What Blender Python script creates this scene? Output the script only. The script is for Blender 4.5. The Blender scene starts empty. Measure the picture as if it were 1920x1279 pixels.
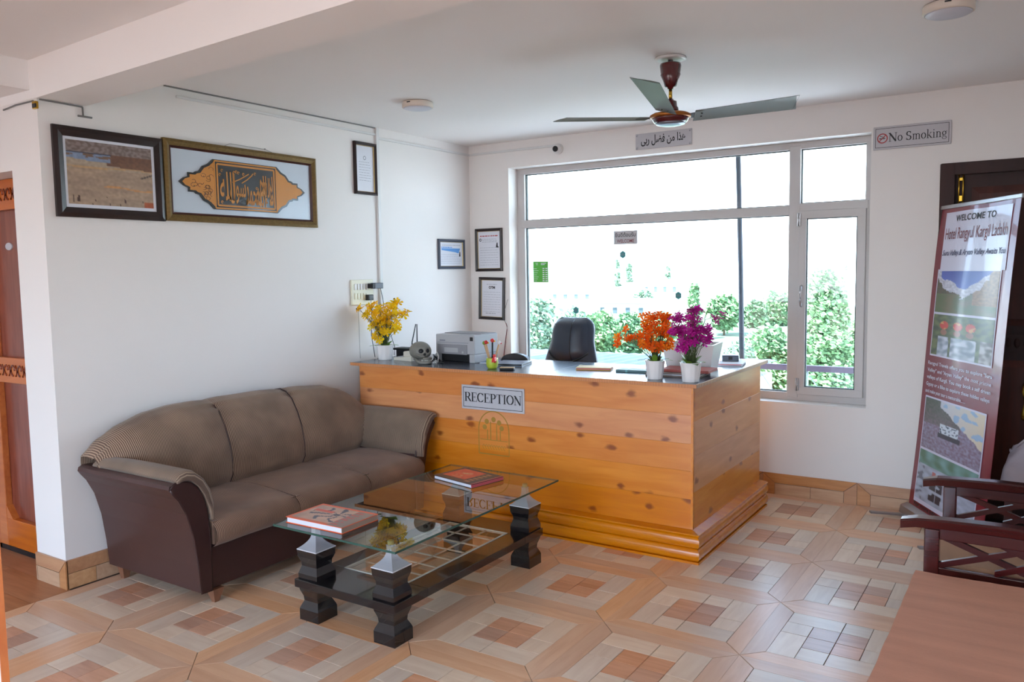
import bpy, bmesh, math, random
from mathutils import Vector, Matrix, noise
random.seed(7)
PI = math.pi
SC = bpy.context.scene
COL = SC.collection

# ------------------------------------------------------------------ camera, world, light, exposure
cam_d = bpy.data.cameras.new('camera'); cam = bpy.data.objects.new('camera', cam_d); COL.objects.link(cam)
R_ = Vector((0.8372404, 0.54660793, -0.01575685)); U_ = Vector((-0.03320608, 0.07958104, 0.99627517)); F_ = Vector((-0.54582586, 0.8335986, -0.08477917))
CAM = Vector((3.99589507, -5.49770261, 1.52870832))
cam.matrix_world = Matrix(((R_.x, U_.x, -F_.x, CAM.x), (R_.y, U_.y, -F_.y, CAM.y), (R_.z, U_.z, -F_.z, CAM.z), (0, 0, 0, 1)))
cam_d.sensor_width = 36.0; cam_d.lens = 1526.37 / 1920 * 36.0; cam_d.clip_start = 0.05; cam_d.clip_end = 900
SC.camera = cam
SC.view_settings.view_transform = 'Standard'; SC.view_settings.look = 'None'
SC.view_settings.gamma = 1.0; SC.view_settings.use_curve_mapping = False
SC.view_settings.exposure = 1.45

w = bpy.data.worlds.new('world'); SC.world = w; w.use_nodes = True
nt = w.node_tree; bg = nt.nodes['Background']
sky = nt.nodes.new('ShaderNodeTexSky'); sky.sky_type = 'NISHITA'; sky.sun_disc = False
sky.sun_elevation = math.radians(55); sky.sun_rotation = math.radians(200); sky.altitude = 2600; sky.dust_density = 2.0
mixw = nt.nodes.new('ShaderNodeMix'); mixw.data_type = 'RGBA'; mixw.inputs[0].default_value = 0.55
mixw.inputs[7].default_value = (6.1, 8.1, 10.5, 1)
nt.links.new(sky.outputs[0], mixw.inputs[6]); nt.links.new(mixw.outputs[2], bg.inputs[0]); bg.inputs[1].default_value = 0.54

sun_d = bpy.data.lights.new('sun', 'SUN'); sun_d.energy = 15.0; sun_d.angle = 0.01; sun_d.color = (1, 0.98, 0.95)
sun = bpy.data.objects.new('sun', sun_d); COL.objects.link(sun)
sun.rotation_euler = Vector((0.30, 0.40, -0.87)).to_track_quat('-Z', 'Y').to_euler()

def portal(name, loc, sx, sy, direction):
    d = bpy.data.lights.new(name, 'AREA'); d.shape = 'RECTANGLE'; d.size = sx; d.size_y = sy; d.cycles.is_portal = True
    o = bpy.data.objects.new(name, d); COL.objects.link(o); o.location = loc
    o.rotation_euler = Vector(direction).to_track_quat('-Z', 'Y').to_euler()
portal('window_portal', (1.73, 0.2, 1.49), 2.75, 1.78, (0, -1, 0))
portal('side_fill_portal', (5.25, -6.9, 1.42), 2.9, 1.35, (-1, 0, 0))  # portal of the unseen side opening added for fill light
portal('rear_window_portal', (1.5, -9.05, 1.2), 4.4, 1.9, (0, 1, 0))

# ------------------------------------------------------------------ materials
def lin(c):
    c = c / 255.0
    return c / 12.92 if c <= 0.04045 else ((c + 0.055) / 1.055) ** 2.4
def rgb(r, g, b): return (lin(r), lin(g), lin(b), 1)
def base_mat(name):
    m = bpy.data.materials.new(name); m.use_nodes = True
    return m, m.node_tree, m.node_tree.nodes['Principled BSDF']
def N(nt, t, **kw):
    n = nt.nodes.new(t)
    for k, v in kw.items(): setattr(n, k, v)
    return n
def mat(name, col, rough=0.5, metal=0.0, var=0.08, scale=6.0, bump=0.0, bscale=60.0, coat=0.0, spec=0.5, stretch=(1, 1, 1), emit=0):
    m, nt, b = base_mat(name)
    tc = N(nt, 'ShaderNodeTexCoord'); mp = N(nt, 'ShaderNodeMapping'); mp.inputs[3].default_value = stretch
    nt.links.new(tc.outputs['Object'], mp.inputs[0])
    nz = N(nt, 'ShaderNodeTexNoise'); nz.inputs['Scale'].default_value = scale; nz.inputs['Detail'].default_value = 4
    nt.links.new(mp.outputs[0], nz.inputs['Vector'])
    mx = N(nt, 'ShaderNodeMix', data_type='RGBA')
    mx.inputs[6].default_value = tuple(max(0, c * (1 - var)) for c in col[:3]) + (1,)
    mx.inputs[7].default_value = tuple(min(1, c * (1 + var)) for c in col[:3]) + (1,)
    nt.links.new(nz.outputs[0], mx.inputs[0]); nt.links.new(mx.outputs[2], b.inputs['Base Color'])
    b.inputs['Roughness'].default_value = rough; b.inputs['Metallic'].default_value = metal
    b.inputs['Coat Weight'].default_value = coat; b.inputs['Specular IOR Level'].default_value = spec
    if bump:
        n2 = N(nt, 'ShaderNodeTexNoise'); n2.inputs['Scale'].default_value = bscale
        nt.links.new(mp.outputs[0], n2.inputs['Vector'])
        bp = N(nt, 'ShaderNodeBump'); bp.inputs['Strength'].default_value = bump; bp.inputs['Distance'].default_value = 0.002
        nt.links.new(n2.outputs[0], bp.inputs['Height']); nt.links.new(bp.outputs[0], b.inputs['Normal'])
    return m
def wood(name, c1, c2, axis='X', scale=3.0, rough=0.4, rand=0.0, knots=0.0, coat=0.0, knotcol=None, offs=True, tone=0.5):
    m, nt, b = base_mat(name); L = nt.links.new
    tc = N(nt, 'ShaderNodeTexCoord'); oi = N(nt, 'ShaderNodeObjectInfo'); geo = N(nt, 'ShaderNodeNewGeometry')
    add = N(nt, 'ShaderNodeMath', operation='ADD'); L(oi.outputs['Random'], add.inputs[0]); L(geo.outputs['Random Per Island'], add.inputs[1])
    fr = N(nt, 'ShaderNodeMath', operation='FRACT'); L(add.outputs[0], fr.inputs[0])
    off = N(nt, 'ShaderNodeVectorMath', operation='MULTIPLY_ADD')
    L(fr.outputs[0], off.inputs[0]); off.inputs[1].default_value = (17, 31, 23) if offs else (0, 0, 0); L(geo.outputs['Position'], off.inputs[2])
    mp = N(nt, 'ShaderNodeMapping')
    s = {'X': (0.12, 1, 1), 'Y': (1, 0.12, 1), 'Z': (1, 1, 0.12)}[axis]
    mp.inputs[3].default_value = s; L(off.outputs[0], mp.inputs[0])
    n1 = N(nt, 'ShaderNodeTexNoise'); n1.inputs['Scale'].default_value = scale * 12; n1.inputs['Detail'].default_value = 5; n1.inputs['Distortion'].default_value = 0.6
    L(mp.outputs[0], n1.inputs['Vector'])
    n2 = N(nt, 'ShaderNodeTexNoise'); n2.inputs['Scale'].default_value = scale * 1.6; n2.inputs['Detail'].default_value = 2
    L(mp.outputs[0], n2.inputs['Vector'])
    a = N(nt, 'ShaderNodeMath', operation='MULTIPLY_ADD'); L(n1.outputs[0], a.inputs[0]); a.inputs[1].default_value = 0.6; 
    a2 = N(nt, 'ShaderNodeMath', operation='MULTIPLY'); L(n2.outputs[0], a2.inputs[0]); a2.inputs[1].default_value = 0.5; L(a2.outputs[0], a.inputs[2])
    mr = N(nt, 'ShaderNodeMapRange'); L(a.outputs[0], mr.inputs[0]); mr.inputs[1].default_value = 0.35; mr.inputs[2].default_value = 0.75
    mx = N(nt, 'ShaderNodeMix', data_type='RGBA'); mx.inputs[6].default_value = c1; mx.inputs[7].default_value = c2
    L(mr.outputs[0], mx.inputs[0]); out = mx.outputs[2]
    if knots:
        mk = N(nt, 'ShaderNodeMapping'); mk.inputs[3].default_value = (0.6, 0.6, 1)
        L(off.outputs[0], mk.inputs[0]); sp = N(nt, 'ShaderNodeSeparateXYZ'); L(mk.outputs[0], sp.inputs[0]); cm = N(nt, 'ShaderNodeCombineXYZ'); L(sp.outputs[0 if axis == 'X' else 1], cm.inputs[0]); L(sp.outputs[2], cm.inputs[1]); mk = cm
        vo = N(nt, 'ShaderNodeTexVoronoi'); vo.voronoi_dimensions = '2D'; vo.inputs['Scale'].default_value = 5.2
        kn = N(nt, 'ShaderNodeTexNoise'); kn.inputs['Scale'].default_value = 22; L(mk.outputs[0], kn.inputs['Vector']); kv = N(nt, 'ShaderNodeVectorMath', operation='MULTIPLY_ADD'); L(kn.outputs['Color'], kv.inputs[0]); kv.inputs[1].default_value = (.035, .035, .035); L(mk.outputs[0], kv.inputs[2]); L(kv.outputs[0], vo.inputs['Vector'])
        kr = N(nt, 'ShaderNodeMapRange'); kr.interpolation_type = 'SMOOTHSTEP'; L(vo.outputs['Distance'], kr.inputs[0])
        kr.inputs[1].default_value = 0.03; kr.inputs[2].default_value = 0.125; kr.inputs[3].default_value = knots; kr.inputs[4].default_value = 0
        mx2 = N(nt, 'ShaderNodeMix', data_type='RGBA'); L(kr.outputs[0], mx2.inputs[0]); L(out, mx2.inputs[6]); mx2.inputs[7].default_value = knotcol; out = mx2.outputs[2]
    if rand:
        hs = N(nt, 'ShaderNodeHueSaturation'); mr2 = N(nt, 'ShaderNodeMapRange'); L(fr.outputs[0], mr2.inputs[0])
        mr2.inputs[3].default_value = 1 - rand; mr2.inputs[4].default_value = 1 + rand
        L(mr2.outputs[0], hs.inputs['Value']); L(out, hs.inputs['Color']); out = hs.outputs[0]
        m3 = N(nt, 'ShaderNodeMath', operation='MULTIPLY_ADD'); L(fr.outputs[0], m3.inputs[0]); m3.inputs[1].default_value = 0.25; m3.inputs[2].default_value = 0.875
        L(m3.outputs[0], hs.inputs['Saturation'])
    L(out, b.inputs['Base Color']); b.inputs['Roughness'].default_value = rough; b.inputs['Coat Weight'].default_value = coat; b.inputs['Coat Roughness'].default_value = 0.15
    bp = N(nt, 'ShaderNodeBump'); bp.inputs['Strength'].default_value = 0.25; bp.inputs['Distance'].default_value = 0.001
    L(n1.outputs[0], bp.inputs['Height']); L(bp.outputs[0], b.inputs['Normal'])
    return m
def stripes(name, c1, c2, axis, pitch, rough=0.9, duty=0.5, dirt=0.35):
    m, nt, b = base_mat(name); L = nt.links.new
    geo = N(nt, 'ShaderNodeTexCoord'); sx = N(nt, 'ShaderNodeSeparateXYZ')
    nd = N(nt, 'ShaderNodeTexNoise'); nd.inputs['Scale'].default_value = 3; L(geo.outputs['Object'], nd.inputs['Vector'])
    L(geo.outputs['Object'], sx.inputs[0])
    wob = N(nt, 'ShaderNodeMath', operation='MULTIPLY_ADD'); L(nd.outputs[0], wob.inputs[0]); wob.inputs[1].default_value = 0.02; L(sx.outputs['XYZ'.index(axis)], wob.inputs[2])
    mu = N(nt, 'ShaderNodeMath', operation='MULTIPLY'); L(wob.outputs[0], mu.inputs[0]); mu.inputs[1].default_value = 2 * PI / pitch
    sn = N(nt, 'ShaderNodeMath', operation='SINE'); L(mu.outputs[0], sn.inputs[0])
    mr = N(nt, 'ShaderNodeMapRange'); L(sn.outputs[0], mr.inputs[0]); mr.inputs[1].default_value = -0.1 + duty - 0.5; mr.inputs[2].default_value = 0.6 + duty - 0.5
    mx = N(nt, 'ShaderNodeMix', data_type='RGBA'); mx.inputs[6].default_value = c1; mx.inputs[7].default_value = c2; L(mr.outputs[0], mx.inputs[0])
    nz = N(nt, 'ShaderNodeTexNoise'); nz.inputs['Scale'].default_value = 5; L(geo.outputs['Object'], nz.inputs['Vector'])
    hs = N(nt, 'ShaderNodeHueSaturation'); m2 = N(nt, 'ShaderNodeMapRange'); L(nz.outputs[0], m2.inputs[0]); m2.inputs[1].default_value = 0.3; m2.inputs[2].default_value = 0.7
    m2.inputs[3].default_value = 1 - dirt; m2.inputs[4].default_value = 1 + dirt * 0.5; L(m2.outputs[0], hs.inputs['Value']); L(mx.outputs[2], hs.inputs['Color'])
    L(hs.outputs[0], b.inputs['Base Color']); b.inputs['Roughness'].default_value = rough; b.inputs['Sheen Weight'].default_value = 0.15
    return m
def glass_mat(name, tint=(0.95, 0.97, 0.96, 1), ior=1.5, rough=0.0):
    m, nt, b = base_mat(name); L = nt.links.new; nt.nodes.remove(b)
    out = nt.nodes['Material Output']; tr = N(nt, 'ShaderNodeBsdfTransparent'); tr.inputs[0].default_value = tint
    gl = N(nt, 'ShaderNodeBsdfGlossy'); gl.inputs['Roughness'].default_value = rough; gl.inputs['Color'].default_value = (1, 1, 1, 1)
    fr = N(nt, 'ShaderNodeFresnel'); fr.inputs[0].default_value = ior
    ge = N(nt, 'ShaderNodeNewGeometry'); fm = N(nt, 'ShaderNodeMath', operation='MULTIPLY'); f1 = N(nt, 'ShaderNodeMath', operation='SUBTRACT'); f1.inputs[0].default_value = 1
    L(ge.outputs['Backfacing'], f1.inputs[1]); L(fr.outputs[0], fm.inputs[0]); L(f1.outputs[0], fm.inputs[1])
    mx = N(nt, 'ShaderNodeMixShader'); L(fm.outputs[0], mx.inputs[0]); L(tr.outputs[0], mx.inputs[1]); L(gl.outputs[0], mx.inputs[2]); L(mx.outputs[0], out.inputs[0])
    return m
def vcol_mat(name, rough=0.5, spec=0.3, coat=0.0):
    m, nt, b = base_mat(name); a = N(nt, 'ShaderNodeVertexColor'); a.layer_name = 'Col'
    nt.links.new(a.outputs[0], b.inputs['Base Color']); b.inputs['Roughness'].default_value = rough
    b.inputs['Specular IOR Level'].default_value = spec; b.inputs['Coat Weight'].default_value = coat; b.inputs['Coat Roughness'].default_value = 0.12
    return m

M = {}
M['wall'] = mat('wall_paint', rgb(236, 230, 226), 0.75, var=0.015, scale=1.5, bump=0.05, bscale=40)
M['ceiling'] = mat('ceiling_paint', rgb(244, 239, 236), 0.85, var=0.015, scale=1.2)
M['trunk'] = mat('white_plastic_trunking', rgb(222, 220, 218), 0.5)
M['groove'] = mat('dark_grout', rgb(92, 72, 62), 0.8)
M['border'] = wood('tile_border_wood', rgb(220, 168, 130), rgb(238, 196, 160), 'X', 3.0, 0.28, 0.10)
M['borderY'] = wood('tile_border_wood_across', rgb(220, 168, 130), rgb(238, 196, 160), 'Y', 3.0, 0.28, 0.10)
M['ring'] = wood('tile_pale_wood', rgb(220, 194, 170), rgb(240, 220, 198), 'X', 3.0, 0.28, 0.09)
M['ringY'] = wood('tile_pale_wood_across', rgb(220, 194, 170), rgb(240, 220, 198), 'Y', 3.0, 0.28, 0.09)
M['core'] = wood('tile_brown_wood', rgb(196, 142, 112), rgb(226, 178, 148), 'X', 3.0, 0.28, 0.16)
M['hallfloor'] = wood('hall_floor_wood', rgb(150, 98, 66), rgb(184, 130, 96), 'X', 3.0, 0.4, 0.06)
M['skirt'] = wood('skirting_wood', rgb(176, 116, 72), rgb(206, 150, 102), 'X', 3.0, 0.35, 0.08)
M['skirtpale'] = wood('skirting_pale_wood', rgb(186, 140, 104), rgb(212, 172, 136), 'X', 3.0, 0.35, 0.08)
KN = rgb(136, 60, 14)
M['pine'] = wood('varnished_pine', rgb(206, 112, 34), rgb(230, 146, 62), 'X', 2.0, 0.34, 0.012, 0.9, 0.2, KN)
M['pineY'] = wood('varnished_pine_side', rgb(208, 128, 56), rgb(232, 162, 92), 'Y', 2.0, 0.34, 0.012, 0.8, 0.2, KN)
M['pineround'] = wood('varnished_pine_moulding', rgb(204, 112, 32), rgb(228, 146, 60), 'X', 2.0, 0.25, 0.03, 0, 0.4)
M['pineroundY'] = wood('varnished_pine_moulding_side', rgb(196, 116, 38), rgb(222, 150, 66), 'Y', 2.0, 0.25, 0.03, 0, 0.4)
M['edge'] = stripes('beaded_edge_strip', rgb(176, 96, 46), rgb(226, 160, 104), 'X', 0.008, 0.5, 0.5, 0.05)
M['edgeY'] = stripes('beaded_edge_strip_side', rgb(150, 92, 46), rgb(240, 196, 140), 'Y', 0.010, 0.5, 0.5, 0.05)
M['laminate'] = mat('dark_laminate', rgb(62, 66, 78), 0.22, var=0.15, scale=30, spec=0.6)
M['alu'] = mat('window_aluminium', rgb(196, 190, 188), 0.45, var=0.03, metal=0.0)
M['gasket'] = mat('black_gasket', rgb(52, 66, 66), 0.6)
M['winglass'] = glass_mat('window_glass', (0.81, 0.845, 0.86, 1), 1.45)
M['leather'] = mat('brown_leatherette', rgb(72, 46, 42), 0.42, var=0.12, scale=5, bump=0.25, bscale=250)
M['leatherdk'] = mat('dark_leatherette', rgb(58, 34, 32), 0.38, var=0.12, scale=5, bump=0.25, bscale=250)
M['stripeY'] = stripes('striped_upholstery_back', rgb(100, 74, 60), rgb(172, 144, 120), 'Y', 0.0078, 0.9, 0.46, 0.3)
M['stripeS'] = stripes('striped_upholstery_seat', rgb(104, 74, 58), rgb(158, 124, 100), 'Y', 0.0078, 0.9, 0.42, 0.25)
M['stripeX'] = stripes('striped_upholstery_arm', rgb(102, 80, 66), rgb(160, 136, 114), 'X', 0.0078, 0.9, 0.46, 0.25)
M['blackgloss'] = mat('black_lacquer', rgb(24, 20, 22), 0.16, var=0.3, scale=9, coat=0.5)
M['blackmat'] = mat('black_plastic', rgb(22, 22, 25), 0.45, var=0.2)
M['blackleather'] = mat('black_leather', rgb(40, 48, 62), 0.38, var=0.15, bump=0.25, bscale=160)
M['tglass'] = glass_mat('table_glass', (0.80, 0.84, 0.78, 1), 1.75)
M['tedge'] = mat('table_glass_edge', rgb(52, 84, 74), 0.1, var=0.1)
M['shelfglass'] = glass_mat('shelf_glass', (0.92, 0.90, 0.86, 1), 1.7)
M['white'] = mat('white_plastic', rgb(228, 224, 222), 0.4, var=0.02)
M['whitegl'] = mat('white_ceramic', rgb(236, 230, 228), 0.25, var=0.02, coat=0.3)
M['gridwhite'] = mat('white_lattice', rgb(214, 208, 196), 0.5)
M['steel'] = mat('brushed_metal', rgb(170, 168, 170), 0.35, metal=0.9, var=0.06)
M['silver'] = mat('silver_sign_plate', rgb(190, 186, 190), 0.45, var=0.05, scale=4, metal=0.0)
M['ink'] = mat('black_ink', rgb(24, 22, 26), 0.5)
M['greyink'] = mat('grey_ink', rgb(120, 122, 134), 0.6)
M['redink'] = mat('red_ink', rgb(176, 52, 50), 0.5)
M['maroonink'] = mat('maroon_ink', rgb(120, 46, 56), 0.5)
M['blueink'] = mat('dark_blue_ink', rgb(52, 50, 92), 0.5)
M['frameblk'] = mat('dark_picture_frame', rgb(36, 22, 20), 0.35, var=0.2)
M['framegold'] = mat('ornate_gold_frame', rgb(122, 98, 56), 0.45, metal=0.5, var=0.45, scale=90, bump=0.8, bscale=160)
M['framered'] = mat('maroon_frame', rgb(66, 26, 22), 0.35, var=0.2)
M['goldline'] = mat('gold_lip', rgb(190, 168, 118), 0.4, metal=0.3)
M['paper'] = mat('white_paper', rgb(222, 222, 230), 0.6, var=0.02)
M['artboard'] = mat('pale_art_board', rgb(200, 208, 218), 0.45, var=0.03, coat=0.3)
M['calgold'] = mat('calligraphy_gold', rgb(204, 132, 44), 0.45, var=0.1)
M['calblack'] = mat('calligraphy_black', rgb(32, 28, 26), 0.3, var=0.2, coat=0.4)
M['maroonp'] = mat('maroon_enamel', rgb(84, 20, 24), 0.22, coat=0.6, var=0.15)
M['fangold'] = mat('fan_copper_trim', rgb(178, 110, 48), 0.3, metal=0.6)
M['blade'] = mat('fan_blade_enamel', rgb(96, 100, 90), 0.5, metal=0.1, var=0.1, coat=0.08)
M['lampwhite'] = mat('lamp_housing', rgb(224, 212, 200), 0.5)
M['diffuser'] = mat('lamp_diffuser', rgb(205, 205, 214), 0.35)
M['doordark'] = wood('dark_door_wood', rgb(58, 20, 12), rgb(84, 34, 20), 'Z', 2.5, 0.6, 0.03)
M['doorframe'] = wood('dark_door_frame_wood', rgb(38, 14, 12), rgb(54, 22, 18), 'Z', 2.5, 0.65, 0.03)
M['doorred'] = wood('reddish_door_panel_wood', rgb(112, 48, 34), rgb(146, 74, 54), 'Z', 2.5, 0.25, 0.03, coat=0.3)
M['doororange'] = wood('orange_door_rail_wood', rgb(176, 84, 30), rgb(206, 116, 52), 'X', 2.5, 0.3, 0.03, coat=0.3)
M['brass'] = mat('brass', rgb(200, 160, 60), 0.25, metal=0.9)
M['mahogany'] = wood('mahogany_chair_wood', rgb(56, 18, 20), rgb(78, 28, 28), 'X', 2.5, 0.25, 0.03, coat=0.5)
M['cloth'] = mat('rust_woven_cloth', rgb(206, 148, 122), 0.95, var=0.2, scale=9, bump=0.6, bscale=300, stretch=(0.3, 2.2, 1))
M['cushtan'] = mat('tan_seat_cushion', rgb(178, 136, 104), 0.9, var=0.08, bump=0.3, bscale=200)
M['bag'] = mat('grey_cloth_bag', rgb(176, 164, 170), 0.8, var=0.08, bump=0.2)
M['printerg'] = mat('grey_printer_plastic', rgb(172, 170, 172), 0.5, var=0.03)
M['printerd'] = mat('darker_printer_plastic', rgb(140, 138, 142), 0.5, var=0.03)
M['skull'] = mat('grey_resin_skull', rgb(124, 120, 112), 0.45, var=0.25, scale=20, bump=0.4, bscale=60)
M['bone'] = mat('pale_bone', rgb(186, 182, 172), 0.5, var=0.1)
M['phone'] = mat('cream_phone_plastic', rgb(212, 204, 190), 0.45)
M['cream'] = mat('cream_switch_plate', rgb(226, 220, 196), 0.45)
M['lime'] = mat('lime_ceramic', rgb(176, 190, 60), 0.35, coat=0.3)
M['redc'] = mat('red_plastic', rgb(214, 52, 52), 0.4)
M['tan'] = mat('tan_wood_stick', rgb(200, 160, 120), 0.6)
M['yellowf'] = mat('yellow_petals', rgb(250, 200, 20), 0.6, var=0.12, scale=30)
M['yellowf2'] = mat('golden_petals', rgb(250, 170, 20), 0.6, var=0.15, scale=30)
M['orangef'] = mat('orange_petals', rgb(244, 112, 8), 0.6, var=0.15, scale=30)
M['purplef'] = mat('magenta_petals', rgb(158, 24, 124), 0.6, var=0.18, scale=30)
def petal(name, c1, c2):
    m, nt, b = base_mat(name); L = nt.links.new
    oi = N(nt, 'ShaderNodeObjectInfo'); mx = N(nt, 'ShaderNodeMix', data_type='RGBA'); mx.inputs[6].default_value = c1; mx.inputs[7].default_value = c2
    L(oi.outputs['Random'], mx.inputs[0]); L(mx.outputs[2], b.inputs['Base Color']); b.inputs['Roughness'].default_value = .7
    t = N(nt, 'ShaderNodeBsdfTranslucent'); L(mx.outputs[2], t.inputs[0]); ms = N(nt, 'ShaderNodeMixShader'); ms.inputs[0].default_value = .5
    L(b.outputs[0], ms.inputs[1]); L(t.outputs[0], ms.inputs[2]); L(ms.outputs[0], nt.nodes['Material Output'].inputs[0]); return m
M['yellowf'] = petal('yellow_petals', rgb(255, 228, 30), rgb(255, 212, 14))
M['yellowf2'] = petal('golden_petals', rgb(255, 196, 18), rgb(255, 214, 30))
M['orangef'] = petal('orange_petals', rgb(255, 122, 4), rgb(248, 100, 4))
M['amberf'] = petal('amber_petals', rgb(255, 160, 20), rgb(255, 140, 10))
M['purplef'] = petal('magenta_petals', rgb(222, 40, 176), rgb(184, 24, 140))
M['leafg'] = mat('green_leaf', rgb(112, 150, 48), 0.5, var=0.3, scale=20)
M['stem'] = mat('green_stem', rgb(88, 100, 60), 0.6)
M['yellownote'] = mat('yellow_book_cover', rgb(206, 164, 36), 0.5)
M['tealfile'] = mat('teal_folder', rgb(84, 118, 122), 0.5)
M['redfile'] = mat('dusty_red_folder', rgb(178, 92, 84), 0.6, var=0.06)
M['pinkfile'] = mat('pink_folder', rgb(206, 120, 124), 0.6)
M['greyfile'] = mat('grey_brown_folder', rgb(120, 104, 96), 0.6)
M['laptop'] = mat('slate_notebook_cover', rgb(108, 122, 146), 0.25, var=0.05)
M['greensign'] = mat('green_notice', rgb(84, 176, 60), 0.5, var=0.04)
M['tealhex'] = mat('teal_sticker', rgb(60, 138, 140), 0.5, var=0.1)
M['bannerred'] = mat('maroon_banner_vinyl', rgb(122, 20, 42), 0.3, var=0.06, coat=0.4)
M['bannerwhite'] = mat('white_banner_print', rgb(206, 204, 222), 0.3, var=0.04, coat=0.4)
M['print'] = vcol_mat('printed_picture', 0.35, 0.4, 0.3)
M['printb'] = vcol_mat('framed_print', 0.5, 0.4, 0.3)
def acryl(name):
    m, nt, b = base_mat(name); L = nt.links.new; b.inputs['Base Color'].default_value = rgb(214, 214, 220); b.inputs['Roughness'].default_value = .12; b.inputs['Coat Weight'].default_value = .8
    t = N(nt, 'ShaderNodeBsdfTransparent'); t.inputs[0].default_value = (.95, .95, .97, 1); lw = N(nt, 'ShaderNodeLayerWeight'); lw.inputs[0].default_value = .45
    mr = N(nt, 'ShaderNodeMapRange'); mr.inputs[3].default_value = .35; mr.inputs[4].default_value = .95; L(lw.outputs['Facing'], mr.inputs[0])
    ms = N(nt, 'ShaderNodeMixShader'); L(mr.outputs[0], ms.inputs[0]); L(t.outputs[0], ms.inputs[1]); L(b.outputs[0], ms.inputs[2]); L(ms.outputs[0], nt.nodes['Material Output'].inputs[0]); return m
M['acrylic'] = acryl('clear_acrylic')
M['acrylicw'] = mat('frosted_acrylic', rgb(206, 204, 208), 0.12, var=0.05, coat=0.6)
M['rubber'] = mat('yellowish_rubber_cap', rgb(196, 190, 140), 0.5)
M['legwood'] = wood('brown_leg_wood', rgb(120, 76, 54), rgb(146, 98, 72), 'Z', 3, 0.5)
M['emblem'] = mat('faded_green_emblem', rgb(164, 122, 42), 0.5, var=0.1)
M['threadc'] = mat('thin_wire', rgb(120, 118, 116), 0.5)
# outdoors
M['sand'] = mat('pale_sandy_ground', rgb(206, 208, 206), 0.95, var=0.12, scale=0.15)
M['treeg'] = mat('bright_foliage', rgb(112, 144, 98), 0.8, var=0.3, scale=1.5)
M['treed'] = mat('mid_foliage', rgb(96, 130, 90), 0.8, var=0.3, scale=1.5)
M['treep'] = mat('haze_paled_foliage', rgb(138, 160, 134), 0.85, var=0.15, scale=1.5)  # paler green puts distance haze into the leaf colour
M['bark'] = mat('bark', rgb(110, 90, 70), 0.9)
M['rail'] = mat('purple_brown_handrail', rgb(96, 82, 100), 0.5)
M['postgrey'] = mat('grey_steel_post', rgb(40, 46, 58), 0.45)
M['railthin'] = mat('pale_baluster', rgb(190, 205, 210), 0.5)
M['roofblue'] = mat('pale_blue_sheet_roof', rgb(52, 76, 98), 0.6, var=0.05)
M['meadow'] = mat('green_meadow', rgb(80, 98, 74), 0.95, var=0.25, scale=0.35)
M['housew'] = mat('pale_render_wall', rgb(206, 198, 190), 0.9, var=0.04)
M['housewin'] = mat('dark_house_window', rgb(70, 84, 88), 0.4)
M['housero'] = mat('teal_tin_roof', rgb(130, 178, 182), 0.6)

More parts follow.
